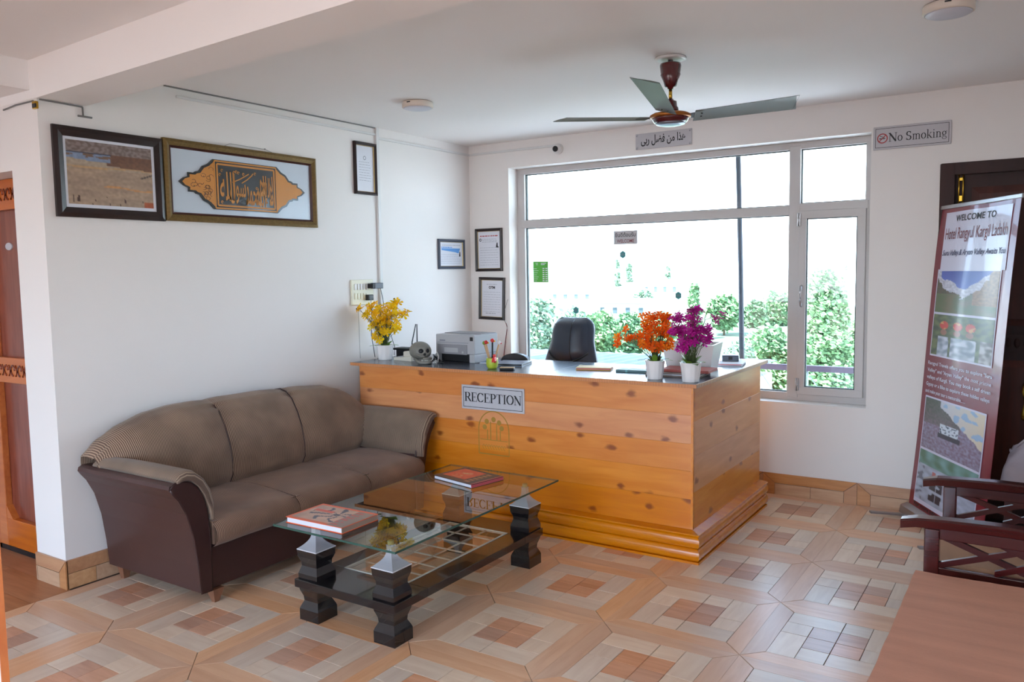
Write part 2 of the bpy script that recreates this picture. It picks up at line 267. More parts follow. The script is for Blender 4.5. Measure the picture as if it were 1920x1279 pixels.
# ------------------------------------------------------------------ mesh helpers
class MB:
    def __init__(s): s.v = []; s.f = []; s.sm = []; s.c = None
    def add(s, vs, fs, smooth=False):
        o = len(s.v); s.v += [tuple(v) for v in vs]; s.f += [tuple(i + o for i in f) for f in fs]; s.sm += [smooth] * len(fs); return s
    def box(s, x0, x1, y0, y1, z0, z1, bev=0.0):
        if bev <= 0 or min(x1 - x0, y1 - y0, z1 - z0) < bev * 2.01:
            vs = [(x, y, z) for z in (z0, z1) for y in (y0, y1) for x in (x0, x1)]
            return s.add(vs, [(0, 2, 3, 1), (4, 5, 7, 6), (0, 1, 5, 4), (2, 6, 7, 3), (0, 4, 6, 2), (1, 3, 7, 5)])
        bm = bmesh.new(); bmesh.ops.create_cube(bm, size=1)
        for v in bm.verts: v.co = Vector((x0 + (v.co.x + .5) * (x1 - x0), y0 + (v.co.y + .5) * (y1 - y0), z0 + (v.co.z + .5) * (z1 - z0)))
        bmesh.ops.bevel(bm, geom=bm.edges[:], offset=bev, segments=2, affect='EDGES', profile=0.5)
        bm.verts.index_update()
        s.add([v.co[:] for v in bm.verts], [[v.index for v in f.verts] for f in bm.faces]); bm.free(); return s
    def prism(s, pts, axis, a, b, smooth=False):
        # pts 2D polygon; axis 'X': pts=(y,z), 'Y': (x,z), 'Z': (x,y)
        def m(p, t): return (t, p[0], p[1]) if axis == 'X' else ((p[0], t, p[1]) if axis == 'Y' else (p[0], p[1], t))
        n = len(pts); vs = [m(p, a) for p in pts] + [m(p, b) for p in pts]
        o = len(s.v); s.v += vs
        s.f += [tuple(o + i for i in range(n)), tuple(o + n + i for i in range(n))]; s.sm += [False, False]
        for i in range(n):
            j = (i + 1) % n; s.f.append((o + i, o + j, o + n + j, o + n + i)); s.sm.append(smooth)
        return s
    def lathe(s, prof, c=(0, 0, 0), n=24, sq=False, smooth=True, rot=0.0, flute=0.0, nf=0):
        rings = []
        o = len(s.v)
        if sq: n = 4
        for r, z in prof:
            for i in range(n):
                a = 2 * PI * i / n + (PI / 4 if sq else 0) + rot
                rr = r * (math.sqrt(2) if sq else 1)
                if flute: rr *= 1 - flute * (0.5 + 0.5 * math.cos(a * nf))
                s.v.append((c[0] + rr * math.cos(a), c[1] + rr * math.sin(a), c[2] + z))
        for k in range(len(prof) - 1):
            for i in range(n):
                j = (i + 1) % n; s.f.append((o + k * n + i, o + k * n + j, o + (k + 1) * n + j, o + (k + 1) * n + i)); s.sm.append(smooth and not sq)
        s.f.append(tuple(o + i for i in range(n))[::-1]); s.sm.append(False)
        k = len(prof) - 1; s.f.append(tuple(o + k * n + i for i in range(n))); s.sm.append(False)
        return s
    def tube(s, pts, r, n=8, r2=None, smooth=True):
        pts = [Vector(p) for p in pts]; o = len(s.v); L = len(pts)
        up = Vector((0, 0, 1))
        for k, p in enumerate(pts):
            d = (pts[min(k + 1, L - 1)] - pts[max(k - 1, 0)]).normalized()
            a = d.cross(up)
            if a.length < 1e-3: a = d.cross(Vector((1, 0, 0)))
            a.normalize(); b = d.cross(a).normalized()
            rr = r if r2 is None else r + (r2 - r) * k / max(1, L - 1)
            for i in range(n):
                t = 2 * PI * i / n; s.v.append(tuple(p + a * rr * math.cos(t) + b * rr * math.sin(t)))
        for k in range(L - 1):
            for i in range(n):
                j = (i + 1) % n; s.f.append((o + k * n + i, o + k * n + j, o + (k + 1) * n + j, o + (k + 1) * n + i)); s.sm.append(smooth)
        s.f.append(tuple(o + i for i in range(n))[::-1]); s.f.append(tuple(o + (L - 1) * n + i for i in range(n))); s.sm += [False, False]
        return s
    def grid(s, fn, nu, nv, smooth=True):
        o = len(s.v)
        for j in range(nv + 1):
            for i in range(nu + 1): s.v.append(tuple(fn(i / nu, j / nv)))
        for j in range(nv):
            for i in range(nu):
                a = o + j * (nu + 1) + i; s.f.append((a, a + 1, a + nu + 2, a + nu + 1)); s.sm.append(smooth)
        return s
    def ell(s, c, r, n=16, m=10, fn=None):
        def g(u, v):
            th = 2 * PI * u; ph = PI * v
            d = Vector((math.sin(ph) * math.cos(th), math.sin(ph) * math.sin(th), -math.cos(ph)))
            k = fn(d) if fn else 1.0
            return (c[0] + r[0] * d.x * k, c[1] + r[1] * d.y * k, c[2] + r[2] * d.z * k)
        return s.grid(g, n, m)
    def xf(s, M4, start=0):
        for i in range(start, len(s.v)): s.v[i] = tuple(M4 @ Vector(s.v[i]))
        return s
    def mesh(s, name, off=(0, 0, 0)):
        me = bpy.data.meshes.new(name)
        me.from_pydata([(v[0] - off[0], v[1] - off[1], v[2] - off[2]) for v in s.v], [], s.f)
        me.polygons.foreach_set('use_smooth', s.sm); me.update()
        bm = bmesh.new(); bm.from_mesh(me); bmesh.ops.remove_doubles(bm, verts=bm.verts, dist=1e-6); bmesh.ops.recalc_face_normals(bm, faces=bm.faces); bm.to_mesh(me); bm.free()
        return me
WOFF = {}
def build(mb, name, m, parent=None, kind=None, label=None, world=None):
    off = WOFF.get(parent.name, (0, 0, 0)) if (parent and (world is None or world)) else (0, 0, 0)
    me = mb.mesh(name, off); o = bpy.data.objects.new(name, me); COL.objects.link(o); me.materials.append(m)
    if parent: o.parent = parent
    if kind: o['kind'] = kind
    if label: o['label'] = label
    if parent: WOFF[o.name] = off
    return o
def thing(name, label, cat, loc, group=None, rotz=0.0, rot=None, local=False):
    o = bpy.data.objects.new(name, None); COL.objects.link(o); o.location = loc; o.empty_display_size = 0.05
    o.rotation_euler = rot if rot else (0, 0, rotz)
    o['label'] = label; o['category'] = cat
    if group: o['group'] = group
    WOFF[o.name] = (0, 0, 0) if local else tuple(loc)
    return o
def tag(o, label, cat, group=None, kind=None):
    o['label'] = label; o['category'] = cat
    if group: o['group'] = group
    if kind: o['kind'] = kind
    return o
def struct(mb, name, m):
    o = build(mb, name, m); o['kind'] = 'structure'; return o
def origin_to(o, loc):
    # one-mesh thing: move its origin onto the thing
    l = Vector(loc)
    for v in o.data.vertices: v.co -= l
    o.location = l; return o
def painted(mb_fn, name, nu, nv, P00, PU, PV, m, parent, colfn, label=None):
    """flat print: nu x nv cells from corner P00 along PU (right) and PV (down), colour from colfn(u,v)"""
    P00, PU, PV = Vector(P00), Vector(PU), Vector(PV)
    off = Vector(WOFF.get(parent.name, (0, 0, 0)))
    vs = [(P00 + PU * (i / nu) + PV * (j / nv) - off)[:] for j in range(nv + 1) for i in range(nu + 1)]
    fs = [(j * (nu + 1) + i, (j + 1) * (nu + 1) + i, (j + 1) * (nu + 1) + i + 1, j * (nu + 1) + i + 1) for j in range(nv) for i in range(nu)]
    me = bpy.data.meshes.new(name); me.from_pydata(vs, [], fs); me.update()
    at = me.color_attributes.new('Col', 'FLOAT_COLOR', 'POINT')
    k = 0
    for j in range(nv + 1):
        for i in range(nu + 1):
            c = colfn(i / nu, j / nv); at.data[k].color = (lin(c[0]), lin(c[1]), lin(c[2]), 1); k += 1
    me.materials.append(m); o = bpy.data.objects.new(name, me); COL.objects.link(o); o.parent = parent
    WOFF[o.name] = tuple(off)
    if label: o['label'] = label
    return o
def nz(x, y, z=0.0, s=1.0): return noise.noise(Vector((x * s, y * s, z)))
def mixc(a, b, t):
    t = max(0, min(1, t)); return tuple(a[i] + (b[i] - a[i]) * t for i in range(3))
def textmesh(body, w=None, h=None, ext=0.0006, bold=0.0, shear=0.0):
    c = bpy.data.curves.new('t', 'FONT'); c.body = body; c.offset = bold; c.resolution_u = 3; c.shear = shear
    o = bpy.data.objects.new('t', c); COL.objects.link(o); bpy.context.view_layer.update()
    me = o.to_mesh(); vs = [v.co.copy() for v in me.vertices]; fs = [tuple(p.vertices) for p in me.polygons]; o.to_mesh_clear()
    bpy.data.objects.remove(o); bpy.data.curves.remove(c)
    if not vs: return [], [], 0, 0
    x0 = min(v.x for v in vs); x1 = max(v.x for v in vs); y0 = min(v.y for v in vs); y1 = max(v.y for v in vs)
    sx = w / (x1 - x0) if w else h / (y1 - y0); sy = h / (y1 - y0) if h else sx
    if w is None: sx = sy
    vs = [((v.x - x0) * sx, (v.y - y0) * sy) for v in vs]
    return vs, fs, (x1 - x0) * sx, (y1 - y0) * sy
def text(mb, body, P, U, V, w=None, h=None, bold=0.0, lift=(0, 0, 0), shear=0.0):
    """text with its lower-left at P, running along unit U, up along unit V"""
    P, U, V, Lf = Vector(P), Vector(U), Vector(V), Vector(lift)
    vs, fs, ww, hh = textmesh(body, w, h, bold=bold, shear=shear)
    mb.add([(P + U * a + V * b + Lf)[:] for a, b in vs], fs)
    return ww, hh
def ribbon(mb, pts, P, U, V, thick, thin, nib=0.0):
    """pen stroke: thick where it runs up/down, thin where it runs across"""
    P, U, V = Vector(P), Vector(U), Vector(V); n = len(pts); L = []
    for i, p in enumerate(pts):
        a = pts[max(0, i - 1)]; b = pts[min(n - 1, i + 1)]; dx, dy = b[0] - a[0], b[1] - a[1]; l = math.hypot(dx, dy) or 1
        wd = thin + (thick - thin) * abs(dy * math.cos(nib) - dx * math.sin(nib)) / l
        nx, ny = -dy / l * wd / 2, dx / l * wd / 2
        L.append(((p[0] + nx, p[1] + ny), (p[0] - nx, p[1] - ny)))
    vs = [(P + U * q[0] + V * q[1])[:] for a in L for q in a]
    mb.add(vs, [(2 * i, 2 * i + 1, 2 * i + 3, 2 * i + 2) for i in range(n - 1)])
def arc(cx, cy, rx, ry, a0, a1, n=14):
    return [(cx + rx * math.cos(math.radians(a0 + (a1 - a0) * i / n)), cy + ry * math.sin(math.radians(a0 + (a1 - a0) * i / n))) for i in range(n + 1)]
# serif capitals and lower case, cap height 1; each glyph: width, strokes (points, thick, thin)
TK, TN = 0.17, 0.05
def ser(x, y, w=0.34): return ([(x - w / 2, y), (x + w / 2, y)], 0.05, 0.05)
def stem(x, y0=0.0, y1=1.0, t=TK): return ([(x, y0), (x, y1)], t, t)
GL = {
 'R': (0.86, [stem(.18), ser(.18, .025), ser(.16, .975), ([(.18, .97), (.45, .97)] + arc(.45, .735, .2, .235, 90, -90) + [(.18, .5)], TK, TN), ([(.42, .5), (.78, .03)], .17, .15), ser(.78, .025, .2)]),
 'E': (0.78, [stem(.18), ([(.02, .975), (.68, .975)], TN, TN), ([(.02, .025), (.7, .025)], TN, TN), ([(.18, .51), (.5, .51)], TN, TN), ([(.68, .99), (.68, .76)], .05, .05), ([(.71, .0), (.73, .27)], .05, .05), ([(.5, .38), (.5, .64)], .05, .05)]),
 'C': (0.86, [(arc(.45, .5, .37, .47, 42, 318, 26), TK, TN), ([(.76, 1.0), (.76, .66)], .05, .05), ([(.76, .2), (.8, .3)], .05, .05)]),
 'P': (0.76, [stem(.18), ser(.18, .025), ser(.14, .975), ([(.18, .97), (.4, .97)] + arc(.4, .72, .24, .25, 90, -90) + [(.18, .47)], TK, TN)]),
 'T': (0.84, [stem(.42), ser(.42, .025), ([(.04, .97), (.8, .97)], TN, TN), ([(.05, .99), (.05, .74)], .05, .05), ([(.79, .99), (.79, .74)], .05, .05)]),
 'I': (0.42, [stem(.21), ser(.21, .025), ser(.21, .975)]),
 'O': (0.92, [(arc(.46, .5, .37, .475, 0, 360, 32), TK, TN)]),
 'N': (0.92, [stem(.16, 0, 1, .06), stem(.77, 0, 1, .06), ([(.12, .98), (.77, .02)], .17, .17), ser(.16, .025, .26), ser(.1, .975, .2), ser(.77, .975, .26)]),
 'S': (0.64, [(arc(.31, .73, .2, .235, 35, 180, 12) + arc(.33, .71, .22, .2, 180, 240, 5) + arc(.29, .3, .22, .2, 60, 0, 5) + arc(.3, .27, .22, .24, 0, -150, 14), .13, .06), ([(.5, .97), (.5, .72)], .04, .04), ([(.07, .02), (.07, .3)], .04, .04)]),
 'o': (0.56, [(arc(.28, .33, .2, .31, 0, 360, 24), .1, .045)]),
 'm': (0.88, [stem(.15, 0, .64, .09), stem(.43, 0, .5, .09), stem(.73, 0, .5, .09), (arc(.29, .46, .14, .17, 180, 0, 8), .09, .05), (arc(.58, .46, .15, .17, 180, 0, 8), .09, .05), ser(.15, .02, .22), ser(.43, .02, .22), ser(.73, .02, .22), ser(.1, .63, .12)]),
 'k': (0.58, [stem(.14, 0, 1.0, .09), ser(.14, .02, .24), ser(.1, .98, .14), ([(.16, .26), (.44, .62)], .04, .04), ([(.24, .38), (.5, .02)], .1, .1), ser(.44, .63, .18), ser(.5, .02, .16)]),
 'i': (0.32, [stem(.16, 0, .64, .09), ser(.16, .02, .24), ser(.11, .63, .12), (arc(.15, .88, .03, .03, 0, 360, 10), .06, .06)]),
 'n': (0.6, [stem(.15, 0, .64, .09), stem(.45, 0, .5, .09), (arc(.3, .46, .15, .17, 180, 0, 8), .09, .05), ser(.15, .02, .24), ser(.45, .02, .24), ser(.1, .63, .12)]),
 'g': (0.56, [(arc(.25, .42, .16, .2, 0, 360, 20), .09, .04), ([(.38, .58), (.52, .62)], .05, .05), ([(.14, .24), (.12, .14), (.2, .08), (.4, .06)], .07, .06), (arc(.27, -.09, .2, .14, 60, -240, 18), .06, .045)]),
 ' ': (0.3, []),
}
def serif(mb, body, P, U, V, w, h, cap=1.0):
    tot = sum(GL[c][0] for c in body); sx = w / tot; x = 0.0
    U2 = Vector(U) * sx; V2 = Vector(V) * h
    for c in body:
        wd, st = GL[c]
        for pts, a, b in st:
            # keep stroke weight even though x and y scales differ
            ribbon(mb, [(p[0] + x, p[1]) for p in pts], P, U2, V2, a, b)
        x += wd
X_, Y_, Z_ = (1, 0, 0), (0, 1, 0), (0, 0, 1)
NY = (0, -1, 0)

# ------------------------------------------------------------------ room shell
H = 2.557
XR, YB, XL = 5.2, -9.0, -2.4
struct(MB().box(XL - .2, XR + .2, YB - .2, 0.2, -0.12, -0.004), 'floor', M['groove'])
FLOOR = bpy.data.objects['floor']
struct(MB().box(XL - .2, XR + .2, YB - .2, 0.2, H, H + 0.15), 'ceiling', M['ceiling'])
struct(MB().box(-.2, 0, -3.22, 0.2, -0.004, H), 'wall_left', M['wall'])
# window wall with a window opening and a doorway
wx0, wx1, wz0, wz1 = 0.386, 3.07, 0.626, 2.352
dx0, dx1, dz1 = 3.458, 4.46, 2.124
wb = MB()
wb.box(0, wx0, 0, 0.2, -0.004, H).box(wx0, wx1, 0, 0.2, -0.004, wz0).box(wx0, wx1, 0, 0.2, wz1, H)
wb.box(wx1, dx0, 0, 0.2, -0.004, H).box(dx0, dx1, 0, 0.2, dz1, H).box(dx1, XR + .2, 0, 0.2, -0.004, H)
struct(wb, 'wall_back', M['wall'])
struct(MB().box(XR, XR + .2, YB, -8.3, -0.004, H).box(XR, XR + .2, -5.5, 0, -0.004, H).box(XR, XR + .2, -8.3, -5.5, -0.004, .8).box(XR, XR + .2, -8.3, -5.5, 2.05, H), 'wall_right', M['wall'])  # out-of-view opening added to brighten desk side, sofa and left wall
# front wall (behind the camera) with a wide window opening
fb = MB(); a0, a1, b0, b1 = -0.6, 3.6, 0.25, 2.1
fb.box(XL, a0, YB - .15, YB, -0.004, H).box(a1, XR, YB - .15, YB, -0.004, H).box(a0, a1, YB - .15, YB, -0.004, b0).box(a0, a1, YB - .15, YB, b1, H)
struct(fb, 'wall_front', M['wall'])
struct(MB().box(XL - .15, XL, YB, -3.25, -0.004, H), 'wall_hall', M['wall'])
# wall beside the hall door: short return, recess, header
sb = MB().box(-.27, 0, -3.44, -3.22, -0.004, H).box(-1.09, -.27, -3.44, -3.22, 2.062, H).box(XL, -1.09, -3.44, -3.22, -0.004, H)
struct(sb, 'wall_side', M['wall'])
# beams
def bm_beam():
    m = MB(); P = [(-2.4, -3.445 + .02, -3.20 + .03), (0.0, -3.445, -3.205), (5.2, -3.445 - .058 * 5.2, -3.205 - .058 * 5.2)]
    for (xa, ya, yb), (xc, yc, yd) in zip(P[:-1], P[1:]):
        m.add([(xa, ya, 2.377), (xc, yc, 2.377), (xc, yd, 2.377), (xa, yb, 2.377), (xa, ya, H + .01), (xc, yc, H + .01), (xc, yd, H + .01), (xa, yb, H + .01)],
              [(0, 3, 2, 1), (0, 1, 5, 4), (2, 3, 7, 6), (1, 2, 6, 5), (0, 4, 7, 3)])
    return m
struct(bm_beam(), 'trim_1', M['ceiling'])
struct(MB().box(-.36, -.05, YB, -3.43, 2.42, H + .01), 'trim_2', M['ceiling'])
jb = MB().box(2.82, 2.940, -5.60, -5.041, -0.004, H)
struct(jb, 'trim_3', M['wall'])
struct(MB().box(2.82, 2.942, -5.041, -5.032, -0.004, H), 'trim_4', M['doororange'])

# ------------------------------------------------------------------ floor pieces
T, OX, OY, BW = 0.6, 0.03, -0.01, 0.08
CL = (T - 2 * BW) / 4
g = 0.0016
def piece_mesh(name, poly, m):
    cx = sum(p[0] for p in poly) / len(poly); cy = sum(p[1] for p in poly) / len(poly)
    # inset by the groove and give a small chamfer
    def ins(k): return [(cx + (p[0] - cx) * (1 - k / max(1e-6, math.hypot(p[0] - cx, p[1] - cy))), cy + (p[1] - cy) * (1 - k / max(1e-6, math.hypot(p[0] - cx, p[1] - cy)))) for p in poly]
    lo, hi = ins(g), ins(g * 1.8); n = len(poly)
    vs = [(p[0] - cx, p[1] - cy, -0.004) for p in lo] + [(p[0] - cx, p[1] - cy, -0.0012) for p in lo] + [(p[0] - cx, p[1] - cy, 0) for p in hi]
    fs = [tuple(range(2 * n, 3 * n))]
    for k in (0, 1):
        for i in range(n): j = (i + 1) % n; fs.append((k * n + i, k * n + j, (k + 1) * n + j, (k + 1) * n + i))
    me = bpy.data.meshes.new(name); me.from_pydata(vs, [], fs); me.update()
    bm = bmesh.new(); bm.from_mesh(me); bmesh.ops.recalc_face_normals(bm, faces=bm.faces)
    top = max(bm.faces, key=lambda f: f.calc_center_median().z)
    if top.normal.z < 0:
        for f in bm.faces: f.normal_flip()
    bm.to_mesh(me); bm.free(); me.materials.append(m); return me, cx, cy
def R4(x0, y0, x1, y1): return [(x0, y0), (x1, y0), (x1, y1), (x0, y1)]
b_, c_ = BW, CL; e_ = T - BW
PIECES = []
PIECES.append(piece_mesh('plank', [(0, 0), (T, 0), (e_, b_), (b_, b_)], M['border']))
PIECES.append(piece_mesh('plank', [(T, T), (0, T), (b_, e_), (e_, e_)], M['border']))
PIECES.append(piece_mesh('plank', [(0, T), (0, 0), (b_, b_), (b_, e_)], M['borderY']))
PIECES.append(piece_mesh('plank', [(T, 0), (T, T), (e_, e_), (e_, b_)], M['borderY']))
def cell(i0, j0, i1, j1, m): PIECES.append(piece_mesh('plank', R4(b_ + c_ * i0, b_ + c_ * j0, b_ + c_ * i1, b_ + c_ * j1), M[m]))
cell(0, 3, 2, 4, 'ring'); cell(2, 3, 3, 4, 'ring'); cell(3, 2, 4, 4, 'ringY'); cell(3, 1, 4, 2, 'ringY')
cell(2, 0, 4, 1, 'ring'); cell(1, 0, 2, 1, 'ring'); cell(0, 0, 1, 2, 'ringY'); cell(0, 2, 1, 3, 'ringY')
cell(1, 1, 2, 2, 'core'); cell(2, 1, 3, 2, 'core'); cell(1, 2, 2, 3, 'core'); cell(2, 2, 3, 3, 'core')
def inside(x, y, z=0.0):
    d = Vector((x, y, z)) - CAM; dz = d.dot(F_)
    if dz < 0.1: return None
    u = d.dot(R_) / dz * 1526.37; v = d.dot(U_) / dz * 1526.37
    return (960 + u, 639.5 - v, dz)
spots = []
for i in range(0, 9):
    for j in range(0, 15):
        tx = OX + i * T; ty = OY - (j + 1) * T
        for k, (me, cx, cy) in enumerate(PIECES):
            x, y = tx + cx, ty + cy
            if x > XR - .05 or y < YB + .05: continue
            q = inside(x, y); size = 0
            if q and -20 < q[0] < 1940 and 0 < q[1] < 1300:
                area = [0.0416, .0416, .0416, .0416, .0242, .0121, .0242, .0121, .0242, .0121, .0242, .0121, .0121, .0121, .0121, .0121][k]
                size = area / q[2] ** 2 * (1.53 / q[2])
                if x < 2.55 and y > -1.56: size = 0          # under the desk
                if x < .76 and y > -3.23: size = 0           # under the sofa
                if x > 3.66 and y < -2.36: size = 0          # under the draped table
            spots.append((size, x, y, k))
spots.sort(key=lambda t: -t[0])
rest = {}
for n, (s, x, y, k) in enumerate(spots):
    if n < 300 and s > 0:
        o = bpy.data.objects.new('plank', PIECES[k][0]); COL.objects.link(o); o.location = (x, y, 0); o.parent = FLOOR
    else: rest.setdefault(k, []).append((x, y))
mlist = [M['border'], M['borderY'], M['ring'], M['ringY'], M['core']]
rv, rf, rm = [], [], []
for k, L in rest.items():
    me = PIECES[k][0]; V0 = [v.co[:] for v in me.vertices]; F0 = [tuple(p.vertices) for p in me.polygons]; mi = mlist.index(me.materials[0])
    for x, y in L:
        o = len(rv); rv += [(a + x, b + y, c) for a, b, c in V0]; rf += [tuple(i + o for i in f) for f in F0]; rm += [mi] * len(F0)
me = bpy.data.meshes.new('planks'); me.from_pydata(rv, [], rf)
for m in mlist: me.materials.append(m)
me.polygons.foreach_set('material_index', rm); me.update()
o = bpy.data.objects.new('parquet', me); COL.objects.link(o); o.parent = FLOOR; o['kind'] = 'stuff'
# plain boards of the hall at the left
for r in range(0, 9):
    for q in range(0, 4):
        xa = OX - .002 - (q + 1) * 0.6; ya = -3.23 - r * 0.4
        if xa < XL - .3: continue
        y0, y1 = ya - .4 + .0015, ya - .0015
        if r == 0 and q == 0: pass
        if r < 6: build(MB().box(max(XL, xa + .0015), xa + .6 - .0015 if q else 0.028, y0, y1 if r else -3.4405, -.004, 0), 'floor_tile', M['hallfloor'], FLOOR)
build(MB().box(-1.09, -.27, -3.438, -3.23, -.004, 0), 'floor_tile', M['hallfloor'], FLOOR)

# ------------------------------------------------------------------ skirting tiles
SH = 0.143
def skirting(name, along, const, sign, t0, t1):
    """along 'X': wall y=const, pieces stand towards sign; t0..t1 range"""
    root = MB()
    d = 0.004 * sign
    def pr(poly, dd, mb):
        if along == 'X': mb.prism(poly, 'Y', const, const + dd)
        else: mb.prism(poly, 'X', const, const + dd)
    pr([(t0, 0), (t1, 0), (t1, SH - .002), (t0, SH - .002)], d, root)
    o = struct(root, name, M['groove'])
    k = math.floor((t0 - (OX if along == 'X' else OY)) / T)
    th = 0.011 * sign
    while True:
        s = (OX if along == 'X' else OY) + k * T
        if s >= t1: break
        q = .0012
        polys = [([(s + q, SH), (s + T - q, SH), (s + T - BW - .002, .078), (s + BW + .002, .078)], 'skirt'),
                 ([(s + q, 0), (s + BW - q, 0), (s + BW - q, .077), (s + q, SH - .004)], 'skirt'),
                 ([(s + T - BW + q, 0), (s + T - q, 0), (s + T - q, SH - .004), (s + T - BW + q, .077)], 'skirt'),
                 ([(s + BW + q, 0), (s + T * .52 - q, 0), (s + T * .52 - q, .075), (s + BW + q, .075)], 'skirtpale'),
                 ([(s + T * .52 + q, 0), (s + T - BW - q, 0), (s + T - BW - q, .075), (s + T * .52 + q, .075)], 'skirtpale')]
        for P, m in polys:
            P = [(min(max(p[0], t0), t1), p[1]) for p in P]
            if max(p[0] for p in P) - min(p[0] for p in P) < 0.01: continue
            mb = MB(); pr(P, th, mb); build(mb, 'skirting_tile', M[m], o)
        k += 1
    return o
skirting('baseboard_back', 'X', 0.0, -1, 0.012, 3.455)
skirting('baseboard_left', 'Y', 0.0, 1, -3.44, -0.012)
skirting('baseboard_side', 'X', -3.4405, -1, -0.27, 0.012)

# ------------------------------------------------------------------ window
def frame_bars(mb, x0, x1, z0, z1, y0, y1, w, bev=0.004):
    mb.box(x0, x1, y0, y1, z1 - w, z1, bev).box(x0, x1, y0, y1, z0, z0 + w, bev)
    mb.box(x0, x0 + w, y0 + .001, y1 - .001, z0 + w * .5, z1 - w * .5, bev).box(x1 - w, x1, y0 + .001, y1 - .001, z0 + w * .5, z1 - w * .5, bev)
WIN = struct(MB().box(wx0, wx1, .195, .2, wz0, wz0 + .004), 'window_1', M['alu'])
fr = MB(); y0, y1 = 0.125, 0.185
fr.box(wx0, wx1, y0, y1, 2.306, wz1, .004).box(wx0, wx1, y0, y1, wz0, .682, .004)
fr.box(wx0, .455, y0 + .001, y1 - .001, .680, 2.308).box(3.022, wx1, y0 + .001, y1 - .001, .680, 2.308)
build(fr, 'window_frame', M['alu'], WIN)
build(MB().box(2.545, 2.618, y0 - .004, y1 - .002, .65, 2.33, .004), 'mullion', M['alu'], WIN)
build(MB().box(.42, 2.56, y0 - .002, y1 - .002, 1.878, 1.940, .004), 'transom', M['alu'], WIN)
build(MB().box(2.60, 3.04, y0 - .002, y1 - .002, 1.892, 1.950, .004), 'transom', M['alu'], WIN)
def gasket(x0, x1, z0, z1, y=0.150):
    m = MB(); t = .006
    m.box(x0, x1, y, y + .02, z1 - t, z1).box(x0, x1, y, y + .02, z0, z0 + t).box(x0, x0 + t, y, y + .02, z0, z1).box(x1 - t, x1, y, y + .02, z0, z1)
    return m
panes = [(.455, 2.545, 1.940, 2.306), (.455, 2.545, .682, 1.878), (2.618, 3.022, 1.950, 2.306)]
for (x0, x1, z0, z1) in panes:
    pn = build(MB().box(x0, x1, .158, .162, z0, z1), 'pane', M['winglass'], WIN)
    build(gasket(x0, x1, z0, z1), 'gasket', M['gasket'], pn)
sash = MB(); frame_bars(sash, 2.612, 3.030, .674, 1.900, .108, .150, .052)
S = build(sash, 'sash', M['alu'], WIN)
build(MB().box(2.664, 2.978, .126, .130, .726, 1.848), 'pane', M['winglass'], S)
build(gasket(2.664, 2.978, .726, 1.848, .118), 'gasket', M['gasket'], S)
build(MB().tube([(2.637, .108, 1.405), (2.637, .088, 1.40), (2.637, .082, 1.36), (2.637, .082, 1.31), (2.637, .088, 1.275), (2.637, .108, 1.27)], .008, 8), 'handle', M['steel'], S)
for z in (.70, 1.80):
    hb = MB().box(2.604, 2.628, .098, .108, z, z + .085, .002).tube([(2.616, .098, z), (2.616, .098, z + .085)], .006, 8)
    for dz in (.015, .04, .065): hb.tube([(2.622, .099, z + dz), (2.622, .095, z + dz)], .003, 6)
    build(hb, 'hinge', M['steel'], S)
build(MB().box(.39, 3.066, 0.0, .124, wz0 - .0, wz0 + .004), 'window_sill', M['white'], WIN)

# ------------------------------------------------------------------ doors
# dark door on the window wall
D1 = struct(MB().box(dx0, dx1, .10, .2, -.004, dz1), 'door_1', M['doorframe'])
fr = MB().box(dx0 - .004, dx0 + .075, -.012, .1, 0, dz1, .004).box(dx1 - .07, dx1 + .004, -.012, .1, 0, dz1, .004).box(dx0, dx1, -.011, .1, dz1 - .07, dz1 + .002, .004)
build(fr, 'door_frame', M['doorframe'], D1)
leaf = MB().box(dx0 + .075, dx1 - .07, .03, .07, .01, dz1 - .07)
build(leaf, 'door_leaf', M['doorframe'], D1)
def raised(x0, x1, z0, z1, y=.03, d=.014, s=.04):
    m = MB(); a = [(x0, y, z0), (x1, y, z0), (x1, y, z1), (x0, y, z1), (x0 + s, y - d, z0 + s), (x1 - s, y - d, z0 + s), (x1 - s, y - d, z1 - s), (x0 + s, y - d, z1 - s)]
    return m.add(a, [(4, 5, 6, 7), (0, 1, 5, 4), (1, 2, 6, 5), (2, 3, 7, 6), (3, 0, 4, 7)])
for z0, z1 in ((.20, .97), (1.17, 1.98)):
    build(raised(dx0 + .16, dx1 - .16, z0, z1), 'door_panel', M['doordark'], D1)
cb = MB().box(dx0 + .14, dx1 - .14, .022, .03, 1.02, 1.125, .003)
for k in range(14): cb.ell((dx0 + .19 + k * .045, .02, 1.072), (.016, .008, .03), 8, 6)
build(cb, 'carved_rail', M['doorframe'], D1)
bo = MB()
for x in (3.552, 3.574): bo.tube([(x, .012, 2.09), (x, .012, 1.87)], .0045, 8)
bo.box(3.547, 3.560, .004, .03, 2.085, 2.105, .002).box(3.568, 3.581, .004, .03, 2.085, 2.105, .002).box(3.549, 3.577, .010, .03, 1.90, 1.935, .002).box(3.549, 3.577, .010, .03, 2.02, 2.04, .002)
build(bo, 'tower_bolt', M['brass'], D1)
hd = MB().box(3.90, 3.945, .018, .03, .60, .86, .004).tube([(3.92, .03, .64), (3.92, -.04, .645), (3.92, -.055, .67), (3.92, -.055, .80), (3.92, -.04, .83), (3.92, .03, .835)], .014, 10)
build(hd, 'door_handle', M['brass'], D1)
